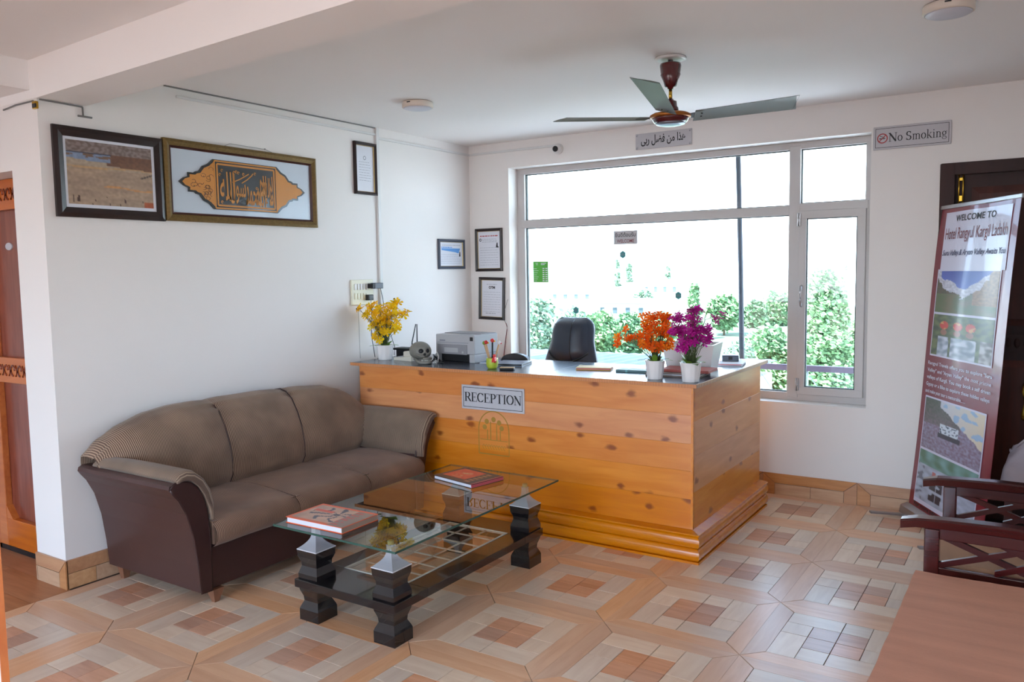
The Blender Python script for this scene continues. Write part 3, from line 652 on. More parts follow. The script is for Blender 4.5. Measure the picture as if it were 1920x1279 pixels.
# reddish hall door at the far left
D2 = struct(MB().box(-1.09, -.27, -3.268, -3.24, .03, 2.062), 'door_2', M['doorred'])
stl = MB().box(-.95, -.865, -3.305, -3.268, .03, 2.06, .004).box(-.355, -.27, -3.305, -3.268, .03, 2.06, .004)
build(stl, 'stile', M['doororange'], D2)
build(MB().box(-1.09, -.95, -3.30, -3.268, 0, 2.06, .004), 'door_jamb', M['doororange'], D2)
for z0, z1 in ((.03, .19), (.965, 1.105), (1.90, 2.06)):
    rl = build(MB().box(-.87, -.35, -3.303, -3.268, z0, z1, .004), 'rail', M['doororange'], D2)
    cv = MB(); zc = (z0 + z1) / 2
    if z0 > .5:
        for k in range(7):
            x = -.83 + k * .072
            cv.tube([(x + .02 * math.cos(t * .7), -3.304, zc + .028 * math.sin(t * .7)) for t in range(8)], .006, 6)
            cv.tube([(x + .03, -3.304, zc - .03), (x + .045, -3.304, zc), (x + .03, -3.304, zc + .03)], .005, 6)
        build(cv, 'carving', M['doorred'], rl)
cr = MB()
for (xa, xb, za, zb) in ((-.865, -.80, .19, .26), (-.42, -.355, .19, .26)):
    cr.prism([(xa, za), (xb, za), ((xa if xa < -.6 else xb), zb)], 'Y', -3.303, -3.268)
build(cr, 'corner_bracket', M['doororange'], D2)
build(MB().xf(Matrix.Identity(4)).prism([(-.705 + .035 * math.cos(t * PI / 10), 1.708 + .02 * math.sin(t * PI / 10)) for t in range(20)], 'Y', -3.275, -3.268), 'number_plate', M['silver'], D2)
build(MB().box(-1.09, -.27, -3.30, -3.22, 0, .028), 'threshold', M['blackmat'], D2)

# ------------------------------------------------------------------ reception desk
DK = thing('reception_desk', 'varnished knotty pine reception desk with a dark top and rounded plinth', 'desk', (1.3, -1.0, 0))
zs = [.165, .325, .475, .62, .77, .917]
for a, b in zip(zs[:-1], zs[1:]):
    build(MB().box(.146, 2.490, -1.5, -1.482, a + .0002, b - .0002, .0007), 'plank', M['pine'], DK)
zs2 = [.165, .36, .55, .735, .917]
for a, b in zip(zs2[:-1], zs2[1:]):
    build(MB().box(2.474, 2.492, -1.4815, -.31, a + .0002, b - .0002, .0007), 'plank', M['pineY'], DK)
build(MB().box(.150, 2.473, -1.481, -.86, .02, .917).box(1.96, 2.473, -.86, -.312, .02, .917), 'carcass', M['pine'], DK)
build(MB().box(2.482, 2.4935, -1.5015, -1.490, .166, .916), 'corner_bead', M['pineround'], DK)
def round_prof(z0, z1, o, d=.024, n=12):
    r = (z1 - z0) / 2; zc = (z0 + z1) / 2
    return [(o - d + d * math.cos(-PI / 2 + PI * i / n) * 1.0, zc + r * math.sin(-PI / 2 + PI * i / n)) for i in range(n + 1)]
def plinth(z0, z1, ex, prof):
    # prof returns list of (offset outward from body face, z); swept round the front and the side with a mitre
    P = prof; n = len(P); vs = []
    for off, z in P: vs.append((.10, -1.5 - off, z))
    for off, z in P: vs.append((2.490 + off, -1.5 - off, z))
    for off, z in P: vs.append((2.490 + off, -.31 + .0, z))
    return vs, [(k * n + i, k * n + i + 1, (k + 1) * n + i + 1, (k + 1) * n + i) for k in (0, 1) for i in range(n - 1)] + [tuple(range(n)), tuple(range(2 * n, 3 * n))[::-1]]
for nm, P in (('base_strip', [(0, 0), (.055, 0), (.055, .012), (0, .012)]),
              ('moulding', [(0, .012)] + round_prof(.012, .08, .060) + [(0, .08)]),
              ('moulding', [(0, .08)] + round_prof(.08, .148, .060) + [(0, .148)]),
              ('plinth_cap', [(0, .148), (.056, .148), (.059, .153), (.056, .158), (.004, .165), (0, .165)])):
    vs, fs = plinth(0, 0, 0, P); m = MB(); m.add(vs, fs, smooth=False)
    pz = build(m, nm, M['pineround'], DK)
# L-shaped top
def Lpoly(e): return [(.09 - e + .003, -1.525 - e), (2.515 + e, -1.525 - e), (2.515 + e, -.24 + e), (1.93 - e, -.24 + e), (1.93 - e, -.84 + e), (.09 - e + .003, -.84 + e)]
build(MB().prism(Lpoly(-.004), 'Z', .9175, .937), 'desktop', M['laminate'], DK)
build(MB().box(.088, 2.520, -1.529, -1.521, .917, .9365, .001), 'edge_strip', M['edge'], DK)
build(MB().box(2.511, 2.5195, -1.5205, -.238, .917, .9365, .001), 'edge_strip', M['edgeY'], DK)
build(MB().box(1.555, 1.558, -1.515, -.85, .937, .9376), 'joint_line', M['blackmat'], DK)
# emblem printed on the front
em = MB(); P0 = (1.236, -1.5006, .426)
pts = [(-.11, 0), (-.11, .15)] + arc(0, .15, .11, .115, 180, 0, 18) + [(.11, 0), (-.11, 0)]
ribbon(em, pts, P0, X_, Z_, .007, .007)
for (cx, cz) in ((-.05, .20), (-.065, .165), (0, .215), (.04, .198), (.058, .165)): em.add([(P0[0] + cx + .016 * math.cos(t * PI / 8), -1.5006, P0[2] + cz + .016 * math.sin(t * PI / 8)) for t in range(16)], [tuple(range(16))])
for (cx, zt) in ((-.045, .15), (-.022, .20), (.022, .19), (.048, .15)):
    ribbon(em, [(cx, .09), (cx, zt)], P0, X_, Z_, .007, .007)
ribbon(em, [(-.1, .088), (.1, .088)], P0, X_, Z_, .004, .004)
for k in range(9): ribbon(em, arc(-.075 + k * .019, .045, .007, .013, 0, 300, 8), P0, X_, Z_, .003, .003)
build(em, 'emblem', M['emblem'], DK, label='faded green arch emblem with round trees')

# RECEPTION sign
sg = thing('reception_sign', 'silver plate reading RECEPTION in black on the desk front', 'sign', (1.234, -1.5, .69))
pl = MB().box(1.005, 1.462, -1.507, -1.5005, .694, .842, .002)
build(pl, 'plate', M['silver'], sg)
bd = MB()
for (xa, xb, za, zb) in ((1.018, 1.449, .826, .829), (1.018, 1.449, .707, .710), (1.018, 1.021, .707, .829), (1.446, 1.449, .707, .829)): bd.box(xa, xb, -1.5078, -1.507, za, zb)
build(bd, 'border', M['ink'], sg)
tx = MB(); serif(tx, 'RECEPTION', (1.028, -1.5080, .742), X_, Z_, .415, .056)
build(tx, 'lettering', M['ink'], sg)

# ------------------------------------------------------------------ signs on the window wall
sg = thing('no_smoking_sign', 'framed grey plate reading No Smoking right of the window', 'sign', (3.296, 0, 2.24))
build(MB().box(3.082, 3.507, -.010, 0, 2.238, 2.376, .003), 'plate', M['silver'], sg)
bd = MB()
for (xa, xb, za, zb) in ((3.094, 3.495, 2.362, 2.3645), (3.094, 3.495, 2.249, 2.2515), (3.094, 3.0965, 2.249, 2.3645), (3.4925, 3.495, 2.249, 2.3645)): bd.box(xa, xb, -.0108, -.010, za, zb)
build(bd, 'border', M['ink'], sg)
tx = MB(); serif(tx, 'No Smoking', (3.168, -.0112, 2.282), X_, Z_, .318, .052)
build(tx, 'lettering', M['ink'], sg)
rd = MB(); ribbon(rd, arc(3.134, 2.305, .027, .027, 0, 360, 28), (0, -.0114, 0), X_, Z_, .006, .006); ribbon(rd, [(3.115, 2.286), (3.153, 2.324)][::-1], (0, -.0114, 0), X_, Z_, .005, .005)
build(rd, 'prohibition_ring', M['redink'], sg)
ck = MB().box(3.116, 3.150, -.0112, -.0108, 2.301, 2.306)
ribbon(ck, [(3.120, 2.322), (3.126, 2.316), (3.134, 2.314), (3.146, 2.310)], (0, -.0112, 0), X_, Z_, .003, .003)
build(ck, 'cigarette_symbol', M['ink'], sg)

sg = thing('arabic_sign', 'silver plaque with black Arabic writing above the window under the fan', 'sign', (1.705, 0, 2.388))
build(MB().box(1.492, 1.915, -.008, 0, 2.389, 2.500, .002), 'plate', M['silver'], sg)
tx = MB(); ar = "\uFEF0\uFE91\uFEAD \uFEDE\uFEC0\uFED3 \uFEE6\uFEE3 \uFE8D\uFEAC\uFEEB"
text(tx, ar, (1.535, -.0088, 2.408), X_, Z_, w=.335, h=.076, bold=.022)
build(tx, 'lettering', M['ink'], sg)
co = MB()
for sx_, sz_ in ((1.500, 2.396), (1.500, 2.484), (1.898, 2.396), (1.898, 2.484)):
    for q in range(3): co.box(sx_ + q * .003, sx_ + .008 - q * .001, -.0086, -.008, sz_ - .002 + q * .003, sz_ + .001 + q * .003)
    ribbon(co, arc(sx_ + .005, sz_ + .003, .007, .007, 0, 270, 8), (0, -.0087, 0), X_, Z_, .002, .002)
build(co, 'corner_ornament', M['greyink'], sg, kind='stuff')

# stickers on the glass
def glassy(name, label, x0, x1, z0, z1, m):
    t = thing(name, label, 'sticker', ((x0 + x1) / 2, .155, z0)); build(MB().box(x0, x1, .1545, .1578, z0, z1), 'backing', m, t); return t
f = 1.0
t = glassy('welcome_sticker', 'grey sticker with Thai writing and WELCOME on the big pane', 1.236, 1.430, 1.722, 1.824, M['silver'])
tx = MB(); text(tx, '\u0e22\u0e34\u0e19\u0e14\u0e35\u0e15\u0e49\u0e2d\u0e19\u0e23\u0e31\u0e1a', (1.248, .1538, 1.778), X_, Z_, w=.168, h=.035, bold=.01); build(tx, 'thai_lettering', M['ink'], t)
tx = MB(); text(tx, 'WELCOME', (1.262, .1538, 1.734), X_, Z_, w=.142, h=.026, bold=.01); build(tx, 'welcome_lettering', M['maroonink'], t)
t = glassy('green_notice', 'green notice with white rows at the left of the big pane', .512, .652, 1.438, 1.608, M['greensign'])
rw = MB()
for k in range(7):
    z = 1.448 + k * .0165; rw.box(.516, .516 + .03 + .008 * ((k * 7) % 3), .1538, .1545, z + .002, z + .0045)
    for x in (.600, .627): rw.box(x, x + .018, .1538, .1545, z, z + .008)
rw.box(.535, .558, .1538, .1545, 1.592, 1.595).box(.541, .556, .1538, .1545, 1.580, 1.583)
for x, w_ in ((.585, .05), (.585, .035)): rw.box(x, x + w_, .1538, .1545, 1.590 - (.05 - w_) * .7, 1.595 - (.05 - w_) * .7)
build(rw, 'white_rows', M['paper'], t, kind='stuff')
for (x, z, lb) in ((1.310, 1.645, 'teal hexagonal sticker on the pane just below the welcome sticker'), (.903, 1.217, 'teal hexagonal sticker on the pane above the office chair'), (1.754, 1.336, 'teal hexagonal sticker on the pane above the orange flowers')):
    t = thing('hexagon_sticker', lb, 'sticker', (x, .155, z - .03), group='teal hexagon stickers on the window')
    build(MB().prism([(x + .026 * math.cos(PI / 6 + k * PI / 3), z + .029 * math.sin(PI / 6 + k * PI / 3)) for k in range(6)], 'Y', .1545, .1578), 'hexagon', M['tealhex'], t)
    b2 = MB().box(x - .015, x + .015, .1538, .1545, z - .006, z - .003)
    for q in (-.010, -.002, .006): b2.box(x + q, x + q + .004, .1538, .1545, z + .0, z + .008)
    build(b2, 'mark', M['greyink'], t)

# ------------------------------------------------------------------ pictures
def flat_frame(axis, c, a0, a1, z0, z1, w, d):
    """four mitred bars; axis 'X' means on wall x=c facing +x, along y; 'Y' on wall y=c facing -y, along x"""
    m = MB()
    def pt(a, z, t): return (c + t, a, z) if axis == 'X' else (a, c - t, z)
    O = [(a0, z0), (a1, z0), (a1, z1), (a0, z1)]; I = [(a0 + w, z0 + w), (a1 - w, z0 + w), (a1 - w, z1 - w), (a0 + w, z1 - w)]
    MI = [(a0 + w * .45, z0 + w * .45), (a1 - w * .45, z0 + w * .45), (a1 - w * .45, z1 - w * .45), (a0 + w * .45, z1 - w * .45)]
    for k in range(4):
        j = (k + 1) % 4
        vs = [pt(*O[k], 0), pt(*O[j], 0), pt(*O[j], d * .75), pt(*O[k], d * .75), pt(*MI[k], d), pt(*MI[j], d), pt(*I[k], d * .6), pt(*I[j], d * .6), pt(*I[k], 0), pt(*I[j], 0)]
        m.add(vs, [(0, 1, 2, 3), (3, 2, 5, 4), (4, 5, 7, 6), (6, 7, 9, 8)])
    return m
def slab(axis, c, a0, a1, z0, z1, t0, t1):
    return MB().box(c + t0, c + t1, a0, a1, z0, z1) if axis == 'X' else MB().box(a0, a1, c - t1, c - t0, z0, z1)
# landscape photograph
pf = thing('landscape_picture', 'dark framed photograph of a bare brown valley at the far left', 'picture', (0, -3.09, 1.83))
build(flat_frame('X', 0.0, -3.384, -2.806, 1.829, 2.266, .048, .022), 'frame', M['frameblk'], pf)
build(slab('X', 0, -3.345, -2.845, 1.868, 2.228, .0, .008), 'mount', M['paper'], pf)
def landscape(u, v):
    n1 = nz(u * 3, v * 14, 1.0, 1.0); n2 = nz(u * 25, v * 25, 2.0)
    c = mixc((158, 134, 116), (176, 150, 126), .5 + n1)
    if v < .17:
        c = mixc((150, 134, 130), (108, 90, 82), .5 + n2 * 1.6)
    elif v < .27 + .04 * math.sin(u * 4):
        c = (128, 142, 168) if (nz(u * 6, v * 20) > -.15 and u < .5) or u > .7 else (120, 92, 74)
        if v < .19: c = (56, 60, 74)
        if .5 < u and v < .34: c = mixc((128, 88, 66), (96, 66, 52), .5 + n2)
    elif v < .33 + .06 * u and u > .45: c = mixc((136, 94, 70), (100, 70, 54), .5 + n2)
    elif abs(v - (.40 + .05 * nz(u * 2, 3))) < .015: c = (186, 150, 110)
    elif v < .42: c = (172, 152, 130)
    if abs(v - .71 - .02 * math.sin(u * 9)) < .012 and u > .4: c = (196, 142, 92)
    if v > .86 and nz(u * 40, v * 6, 5) > .38: c = (74, 50, 44)
    if v > .9 and u > .88: c = (168, 84, 48)
    if abs(v - (.52 - (u - .85) * .5)) < .012 and u > .85: c = (90, 76, 70)
    return tuple(x * (1 + n2 * .12) for x in c)
painted(None, 'photograph', 90, 60, (.0085, -3.322, 2.204), (0, .452, 0), (0, 0, -.310), M['printb'], pf, landscape)
# calligraphy picture
cf = thing('calligraphy_picture', 'long gilt framed Arabic calligraphy, gold on black, on the left wall', 'picture', (0, -2.26, 1.83))
build(flat_frame('X', 0.0, -2.803, -1.712, 1.834, 2.276, .036, .030), 'outer_frame', M['framegold'], cf)
build(flat_frame('X', 0.0, -2.769, -1.746, 1.868, 2.242, .014, .022), 'inner_frame', M['framered'], cf)
build(slab('X', 0, -2.760, -1.755, 1.875, 2.235, .0, .008), 'art_board', M['artboard'], cf)
def cart(e, sc=1.0):
    # cartouche outline: pointed ends with steps
    yc, zc = -2.262, 2.052; hw, hh = .222 + e, .133 + e
    right = [(hw, hh), (hw + .035, hh - .03), (hw + .07, hh - .045), (hw + .095, hh - .075), (hw + .118, hh - .08), (hw + .128, .045 + e), (hw + .165, .045 + e), (hw + .165, .028 + e * .5), (hw + .195, .018 + e * .4), (hw + .215 + e, 0)]
    r = right + [(a, -b) for a, b in right[:-1][::-1]]
    l = [(-a, -b) for a, b in right] + [(-a, b) for a, b in right[:-1][::-1]]
    return [(yc + a, zc + b) for a, b in r + l]
build(MB().prism(cart(.008), 'X', .008, .016), 'black_cartouche', M['calblack'], cf)
lc = MB()
for s in (1, -1):
    # gold lobes left and right
    pts = [(yy, zz) for yy, zz in cart(-.002) if (yy - (-2.262)) * s > .2]
    if s == 1: build(MB().prism(pts, 'X', .016, .0172), 'gold_lobe', M['calgold'], cf)
    else:
        lc.prism(pts, 'X', .016, .0168)
build(lc, 'gold_lobe', M['calgold'], cf)
sc_ = MB()
for k in range(26):
    y = -2.50 - random.random() * .13; lim = max(.01, .11 - (-2.50 - y) * .75); z = 2.052 + (random.random() * 2 - 1) * lim
    ribbon(sc_, arc(y, z, .010 + random.random() * .006, .010, random.random() * 360, random.random() * 360 + 260, 8), (.0176, 0, 0), Y_, Z_, .0028, .0018)
build(sc_, 'scrollwork', M['calblack'], cf, kind='stuff')
gb = MB()
for (yy, zz, th) in ((.222, .133, .008), (.205, .117, .010)):
    for s in (1, -1):
        gb.box(.016, .0178, -2.262 - yy, -2.262 + yy, 2.052 + s * zz - th / 2, 2.052 + s * zz + th / 2)
        gb.box(.016, .0178, -2.262 + s * yy - th / 2, -2.262 + s * yy + th / 2, 2.052 - zz, 2.052 + zz)
build(gb, 'gold_border', M['calgold'], cf)
ca = MB()
lx = .0180
text(ca, "\uFEEA\uFEE0\uFEDF\uFE8D", (lx, -2.452, 1.965), Y_, Z_, w=.10, h=.165, bold=.012)
text(ca, "\uFEDD\uFEEE\uFEB3\uFEAD", (lx, -2.385, 1.950), Y_, Z_, w=.135, h=.175, bold=.012)
text(ca, "\uFEAA\uFEE4\uFEA4\uFEE3", (lx, -2.272, 1.945), Y_, Z_, w=.105, h=.115, bold=.012)
text(ca, "\uFEEA\uFEE0\uFEDF\uFE8D", (lx, -2.200, 1.942), Y_, Z_, w=.075, h=.150, bold=.012)
text(ca, "\uFEFB\uFE87", (lx, -2.165, 1.955), Y_, Z_, w=.055, h=.175, bold=.012)
text(ca, "\uFEEA\uFEDF\uFE87", (lx, -2.130, 1.950), Y_, Z_, w=.045, h=.170, bold=.012)
text(ca, "\uFEFB", (lx, -2.098, 1.955), Y_, Z_, w=.03, h=.175, bold=.012)
ribbon(ca, [(-2.365, 2.072), (-2.31, 2.095), (-2.245, 2.130)], (lx, 0, 0), Y_, Z_, .008, .005)
ribbon(ca, [(-2.30, 2.072), (-2.26, 2.095), (-2.225, 2.122), (-2.215, 2.135)], (lx, 0, 0), Y_, Z_, .008, .004)
for (y, z) in ((-2.435, 2.135), (-2.45, 2.11), (-2.352, 2.13), (-2.336, 2.135), (-2.32, 2.13), (-2.285, 2.125), (-2.20, 2.135), (-2.19, 2.05), (-2.44, 1.955)):
    ribbon(ca, arc(y, z, .006, .007, 0, 300, 8), (lx, 0, 0), Y_, Z_, .005, .004)
build(ca, 'calligraphy', M['calgold'], cf)
st = MB().tube([(.01, -2.42, 2.27), (.004, -2.36, 2.296), (.004, -2.10, 2.292)], .0012, 5).tube([(.004, -2.10, 2.292), (.01, -2.03, 2.27)], .0012, 5)
build(st, 'hanging_wire', M['threadc'], cf)
build(MB().ell((.004, -2.105, 2.294), (.005, .005, .005), 8, 6), 'nail', M['steel'], cf)

def certificate(name, label, axis, c, a0, a1, z0, z1, w, d, mfr, fill, tilt=0.0):
    mid = (a0 + a1) / 2
    t = thing(name, label, 'frame', (c, mid, z0) if axis == 'X' else (mid, c, z0))
    build(flat_frame(axis, c, a0, a1, z0, z1, w, d), 'frame', mfr, t)
    build(flat_frame(axis, c, a0 + w * .93, a1 - w * .93, z0 + w * .93, z1 - w * .93, .005, d * .5), 'gold_lip', M['goldline'], t)
    build(slab(axis, c, a0 + w * .9, a1 - w * .9, z0 + w * .9, z1 - w * .9, .0, .004), 'certificate_sheet', M['paper'], t)
    ia0, ia1, iz0, iz1 = a0 + w + .012, a1 - w - .012, z0 + w + .015, z1 - w - .015
    def pt(a, z): return (c + .0046, a, z) if axis == 'X' else (a, c - .0046, z)
    U = Y_ if axis == 'X' else X_
    fill(t, pt, U, ia0, ia1, iz0, iz1)
    if tilt and axis == 'Y': t.rotation_euler = (0, tilt, 0)
    return t
def lines(mb, pt, U, a0, a1, z, n, dz, h=.0022, seed=1):
    rnd = random.Random(seed)
    for k in range(n):
        x = a0
        while x < a1 - .01:
            w_ = rnd.uniform(.008, .03); w_ = min(w_, a1 - x); P = Vector(pt(x, z - k * dz)); Uv = Vector(U)
            mb.add([P[:], (P + Uv * w_)[:], (P + Uv * w_ + Vector((0, 0, h)))[:], (P + Vector((0, 0, h)))[:]], [(0, 1, 2, 3)]); x += w_ + .005
def fill_a(t, pt, U, a0, a1, z0, z1):
    m = MB(); lines(m, pt, U, a0 + .01, a1 - .01, z1 - .028, 1, .01, .008, 12); build(m, 'red_heading', M['redink'], t, kind='stuff')
    m = MB(); lines(m, pt, U, a0 + .03, a1 - .02, z1 - .05, 3, .012, seed=3); lines(m, pt, U, a0 + .01, a1 - .01, z1 - .12, 8, .02, .0018, 4); build(m, 'text_lines', M['greyink'], t, kind='stuff')
    m = MB(); ribbon(m, arc(0, 0, .008, .010, 0, 360, 12), pt(a0 + .014, z1 - .055), U, Z_, .006, .006); build(m, 'stamp', M['ink'], t); m = MB()
    P = Vector(pt(a1 - .03, z1 - .12)); m.add([P[:], (P + Vector(U) * .026)[:], (P + Vector(U) * .026 + Vector((0, 0, .006)))[:], (P + Vector(U) * .018 + Vector((0, 0, .012)))[:], (P + Vector(U) * .016 + Vector((0, 0, .04)))[:], (P + Vector(U) * .008 + Vector((0, 0, .04)))[:], (P + Vector((0, 0, .010)))[:]], [(0, 1, 2, 3, 4, 5, 6)])
    build(m, 'portrait', M['ink'], t)
def fill_b(t, pt, U, a0, a1, z0, z1):
    m = MB(); text(m, 'OTM', pt(a0 + (a1 - a0) * .32, z1 - .058), U, Z_, w=.062, h=.024, bold=.05); build(m, 'heading', M['ink'], t)
    m = MB(); lines(m, pt, U, a0 + .04, a1 - .04, z1 - .022, 1, .01, .003, 9); lines(m, pt, U, a0 + .01, a1 - .01, z1 - .085, 9, .020, .0016, 5); lines(m, pt, U, a0 + .03, a1 - .05, z0 + .012, 1, .02, .004, 6)
    build(m, 'text_lines', M['greyink'], t, kind='stuff')
def fill_c(t, pt, U, a0, a1, z0, z1):
    m = MB(); P = [Vector(pt(a, z)) for a, z in ((a0 + .01, z1 - .035), (a1 - .02, z1 - .035), (a1 - .04, z1 - .075), (a1 - .09, z1 - .065), (a0 + .012, z1 - .05))]
    m.add([p[:] for p in P], [tuple(range(5))]); lines(m, pt, U, a0 + .012, a0 + .15, z1 - .032, 1, .01, .009, 13); build(m, 'blue_heading', M['bluec'], t, kind='stuff')
    m = MB(); lines(m, pt, U, a0 + .02, a1 - .02, z1 - .012, 1, .01, .003, 3); lines(m, pt, U, a0 + .005, a1 - .02, z1 - .085, 6, .014, .0018, 4); build(m, 'text_lines', M['greyink'], t, kind='stuff')
    m = MB(); P = Vector(pt(a1 - .035, z1 - .10)); Uv = Vector(U); m.add([P[:], (P + Uv * .02)[:], (P + Uv * .016 + Vector((0, 0, .038)))[:], (P + Uv * .006 + Vector((0, 0, .038)))[:]], [(0, 1, 2, 3)]); build(m, 'portrait', M['ink'], t)
def fill_d(t, pt, U, a0, a1, z0, z1):
    m = MB(); ribbon(m, arc(0, 0, .012, .012, 0, 360, 12), pt((a0 + a1) / 2, z1 - .07), U, Z_, .004, .004); lines(m, pt, U, a0 + .02, a1 - .02, z1 - .10, 8, .018, .002, 4); build(m, 'text_lines', M['greyink'], t, kind='stuff')
M['bluec'] = mat('blue_print', rgb(90, 150, 214), 0.5)
M['slateframe'] = mat('slate_blue_frame', rgb(74, 80, 94), 0.4)
certificate('certificate_frame', 'narrow dark framed certificate high on the left wall beside the conduit', 'X', 0.0, -1.347, -1.128, 2.080, 2.438, .020, .026, M['frameblk'], fill_d)
certificate('certificate_frame', 'small slate framed blue-headed certificate low on the left wall near the corner', 'X', 0.0, -.441, -.098, 1.558, 1.795, .022, .022, M['slateframe'], fill_c)
certificate('certificate_frame', 'black framed red-headed certificate between corner and window, upper of two', 'Y', 0.0, .057, .322, 1.535, 1.883, .022, .020, M['frameblk'], fill_a)
certificate('certificate_frame', 'black framed OTM certificate between corner and window, lower of two', 'Y', 0.0, .078, .332, 1.140, 1.486, .022, .020, M['frameblk'], fill_b, tilt=.03)

# ------------------------------------------------------------------ trunking, wires, switchboard, camera
tr = thing('cable_trunking', 'white cable trunking running under the ceiling and down the left wall', 'trunking', (0, -1.1, .94))
build(MB().box(0.0005, .018, -1.126, -1.098, .94, H - .001, .002), 'vertical_run', M['trunk'], tr)
build(MB().box(0, .012, -1.098, -.001, 2.478, 2.494, .002), 'left_run', M['trunk'], tr)
build(MB().box(.012, .815, -.012, -.0005, 2.478, 2.494, .002), 'back_run', M['trunk'], tr)
build(MB().box(0, .012, -2.70, -1.126, 2.500, 2.514, .002), 'upper_run', M['trunk'], tr)
o = tag(build(MB().box(0.001, .010, -2.77, -1.10, H - .007, H - .0005), 'ceiling_shadow_strip', M['threadc']), 'thin dark strip standing in for the shadow gap along the top of the left wall beside the beam', 'cable')  # dark strip drawn in place of the shadow gap under the ceiling
cb = MB().tube([(.006, -3.43, 2.372), (.006, -3.30, 2.370), (.006, -3.225, 2.369)], .004, 6).tube([(.006, -3.225, 2.369), (.006, -3.224, 2.325)], .004, 6).tube([(.006, -3.25, 2.323), (.006, -3.18, 2.323)], .005, 6)
o = tag(build(cb, 'beam_cable', M['threadc']), 'short grey cable under the beam at the corner left of the pictures', 'cable')
o = tag(build(MB().tube([(-.30, -3.447, 2.356), (-.18, -3.446, 2.366), (-.02, -3.446, 2.366)], .004, 6), 'hall_cable', M['threadc']), 'grey cable on the wall above the hall door', 'cable')
jx = thing('junction_clip', 'small yellow and black junction at the wall corner under the beam', 'junction', (.008, -3.445, 2.33))
build(MB().box(-.012, .02, -3.458, -3.442, 2.325, 2.36, .003), 'body', M['brass'], jx); build(MB().box(-.004, .026, -3.462, -3.455, 2.33, 2.348, .002), 'cap', M['blackmat'], jx)

sw = thing('switchboard', 'cream electrical switchboard above the yellow flowers', 'switchboard', (0, -1.306, 1.313))
build(MB().box(0, .014, -1.414, -1.198, 1.314, 1.490, .004), 'plate', M['cream'], sw)
for r_ in range(2):
    for k in range(5):
        build(MB().box(.014, .020, -1.388 + k * .028, -1.368 + k * .028, 1.42 - r_ * .065, 1.462 - r_ * .065, .002), 'switch' if r_ == 0 else 'socket_hole', M['white'] if r_ == 0 else M['cream'], sw)
ad = thing('power_adapter', 'grey black power adapter plugged at the right of the switchboard', 'adapter', (.03, -1.22, 1.42))
build(MB().box(.0145, .07, -1.262, -1.245, 1.428, 1.462, .003), 'plug', M['blackmat'], ad); build(MB().box(.03, .075, -1.245, -1.16, 1.425, 1.466, .004), 'body', mat('grey_adapter', rgb(96, 100, 110), .5), ad)
build(MB().tube([(.05, -1.165, 1.43), (.045, -1.14, 1.36), (.03, -1.10, 1.24), (.03, -1.06, 1.12), (.04, -1.02, 1.0), (.06, -1.05, .941)], .0025, 6), 'lead', M['blackmat'], ad)
pg = thing('black_plug', 'black plug in the lower socket of the switchboard', 'plug', (.02, -1.27, 1.35))
build(MB().box(.0145, .05, -1.285, -1.235, 1.345, 1.385, .005), 'body', M['blackmat'], pg); build(MB().tube([(.045, -1.26, 1.35), (.05, -1.262, 1.28), (.03, -1.25, 1.1), (.03, -1.22, .941)], .0025, 6), 'lead', M['blackmat'], pg)
o = tag(build(MB().tube([(.003, -1.345, 1.313), (.004, -1.343, 1.15), (.003, -1.34, .941)], .0012, 5), 'thin_wire', M['threadc']), 'thin grey wire hanging below the switchboard', 'wire')
o = tag(build(MB().tube([(.386, .05, 1.36), (.36, -.004, 1.30), (.345, -.006, 1.25), (.325, -.006, 1.20), (.315, -.006, 1.17), (.327, -.006, 1.14), (.345, -.006, 1.11)], .002, 6), 'loose_wire', M['threadc']), 'thin grey wire trailing from the window edge', 'wire')
o = tag(build(MB().tube([(.345, -.008, 1.115), (.353, -.006, 1.09), (.352, -.006, 1.06), (.338, -.006, .98), (.320, -.006, .86), (.315, -.008, .78)], .003, 6), 'red_tipped_wire', M['maroonink']), 'red wire on the wall between certificate and window', 'wire')

cc = thing('security_camera', 'small white dome security camera above the window', 'camera', (.846, 0, 2.44))
mb = MB().lathe([(.040, 0), (.040, .012), (.034, .016)], (0, 0, 0), 24); mb.xf(Matrix.Translation((.850, 0, 2.458)) @ Matrix.Rotation(PI / 2, 4, 'X'))
build(mb, 'base', M['white'], cc)
build(MB().ell((.850, -.030, 2.458), (.036, .034, .036), 18, 12), 'dome', M['white'], cc)
mb = MB().lathe([(.022, 0), (.022, .006), (.014, .010), (.014, .004)], (0, 0, 0), 20); mb.xf(Matrix.Translation((.856, -.060, 2.452)) @ Matrix.Rotation(PI / 2 + .15, 4, 'X') )
build(mb, 'lens', M['blackmat'], cc)

# ------------------------------------------------------------------ ceiling lamps and fan
def lamp(x, y, label):
    t = thing('ceiling_lamp', label, 'ceiling lamp', (x, y, H), group='round surface lamps on the ceiling')
    build(MB().lathe([(.092, -.002), (.094, -.008), (.094, -.032), (.088, -.036)], (x, y, H), 40), 'housing', M['lampwhite'], t)
    build(MB().lathe([(.086, -.0365), (.080, -.040), (.04, -.042)], (x, y, H), 40), 'diffuser', M['diffuser'], t)
    build(MB().box(x - .005, x + .018, y - .0955, y - .092, H - .016, H - .010), 'vent_slot', M['blackmat'], t)
lamp(.79, -1.60, 'round white ceiling lamp above the left end of the desk')
lamp(3.64, -1.76, 'round white ceiling lamp at the top right, above the banner')
FX, FY = 2.43, -1.655
fn = thing('ceiling_fan', 'maroon ceiling fan with three grey blades and copper trim', 'ceiling fan', (FX, FY, H))
build(MB().lathe([(.075, -.001), (.078, -.008), (.060, -.012)], (FX, FY, H), 28), 'ceiling_plate', M['white'], fn)
build(MB().lathe([(.012, -.01), (.012, -.04)], (FX, FY, H), 12), 'hook', M['steel'], fn)
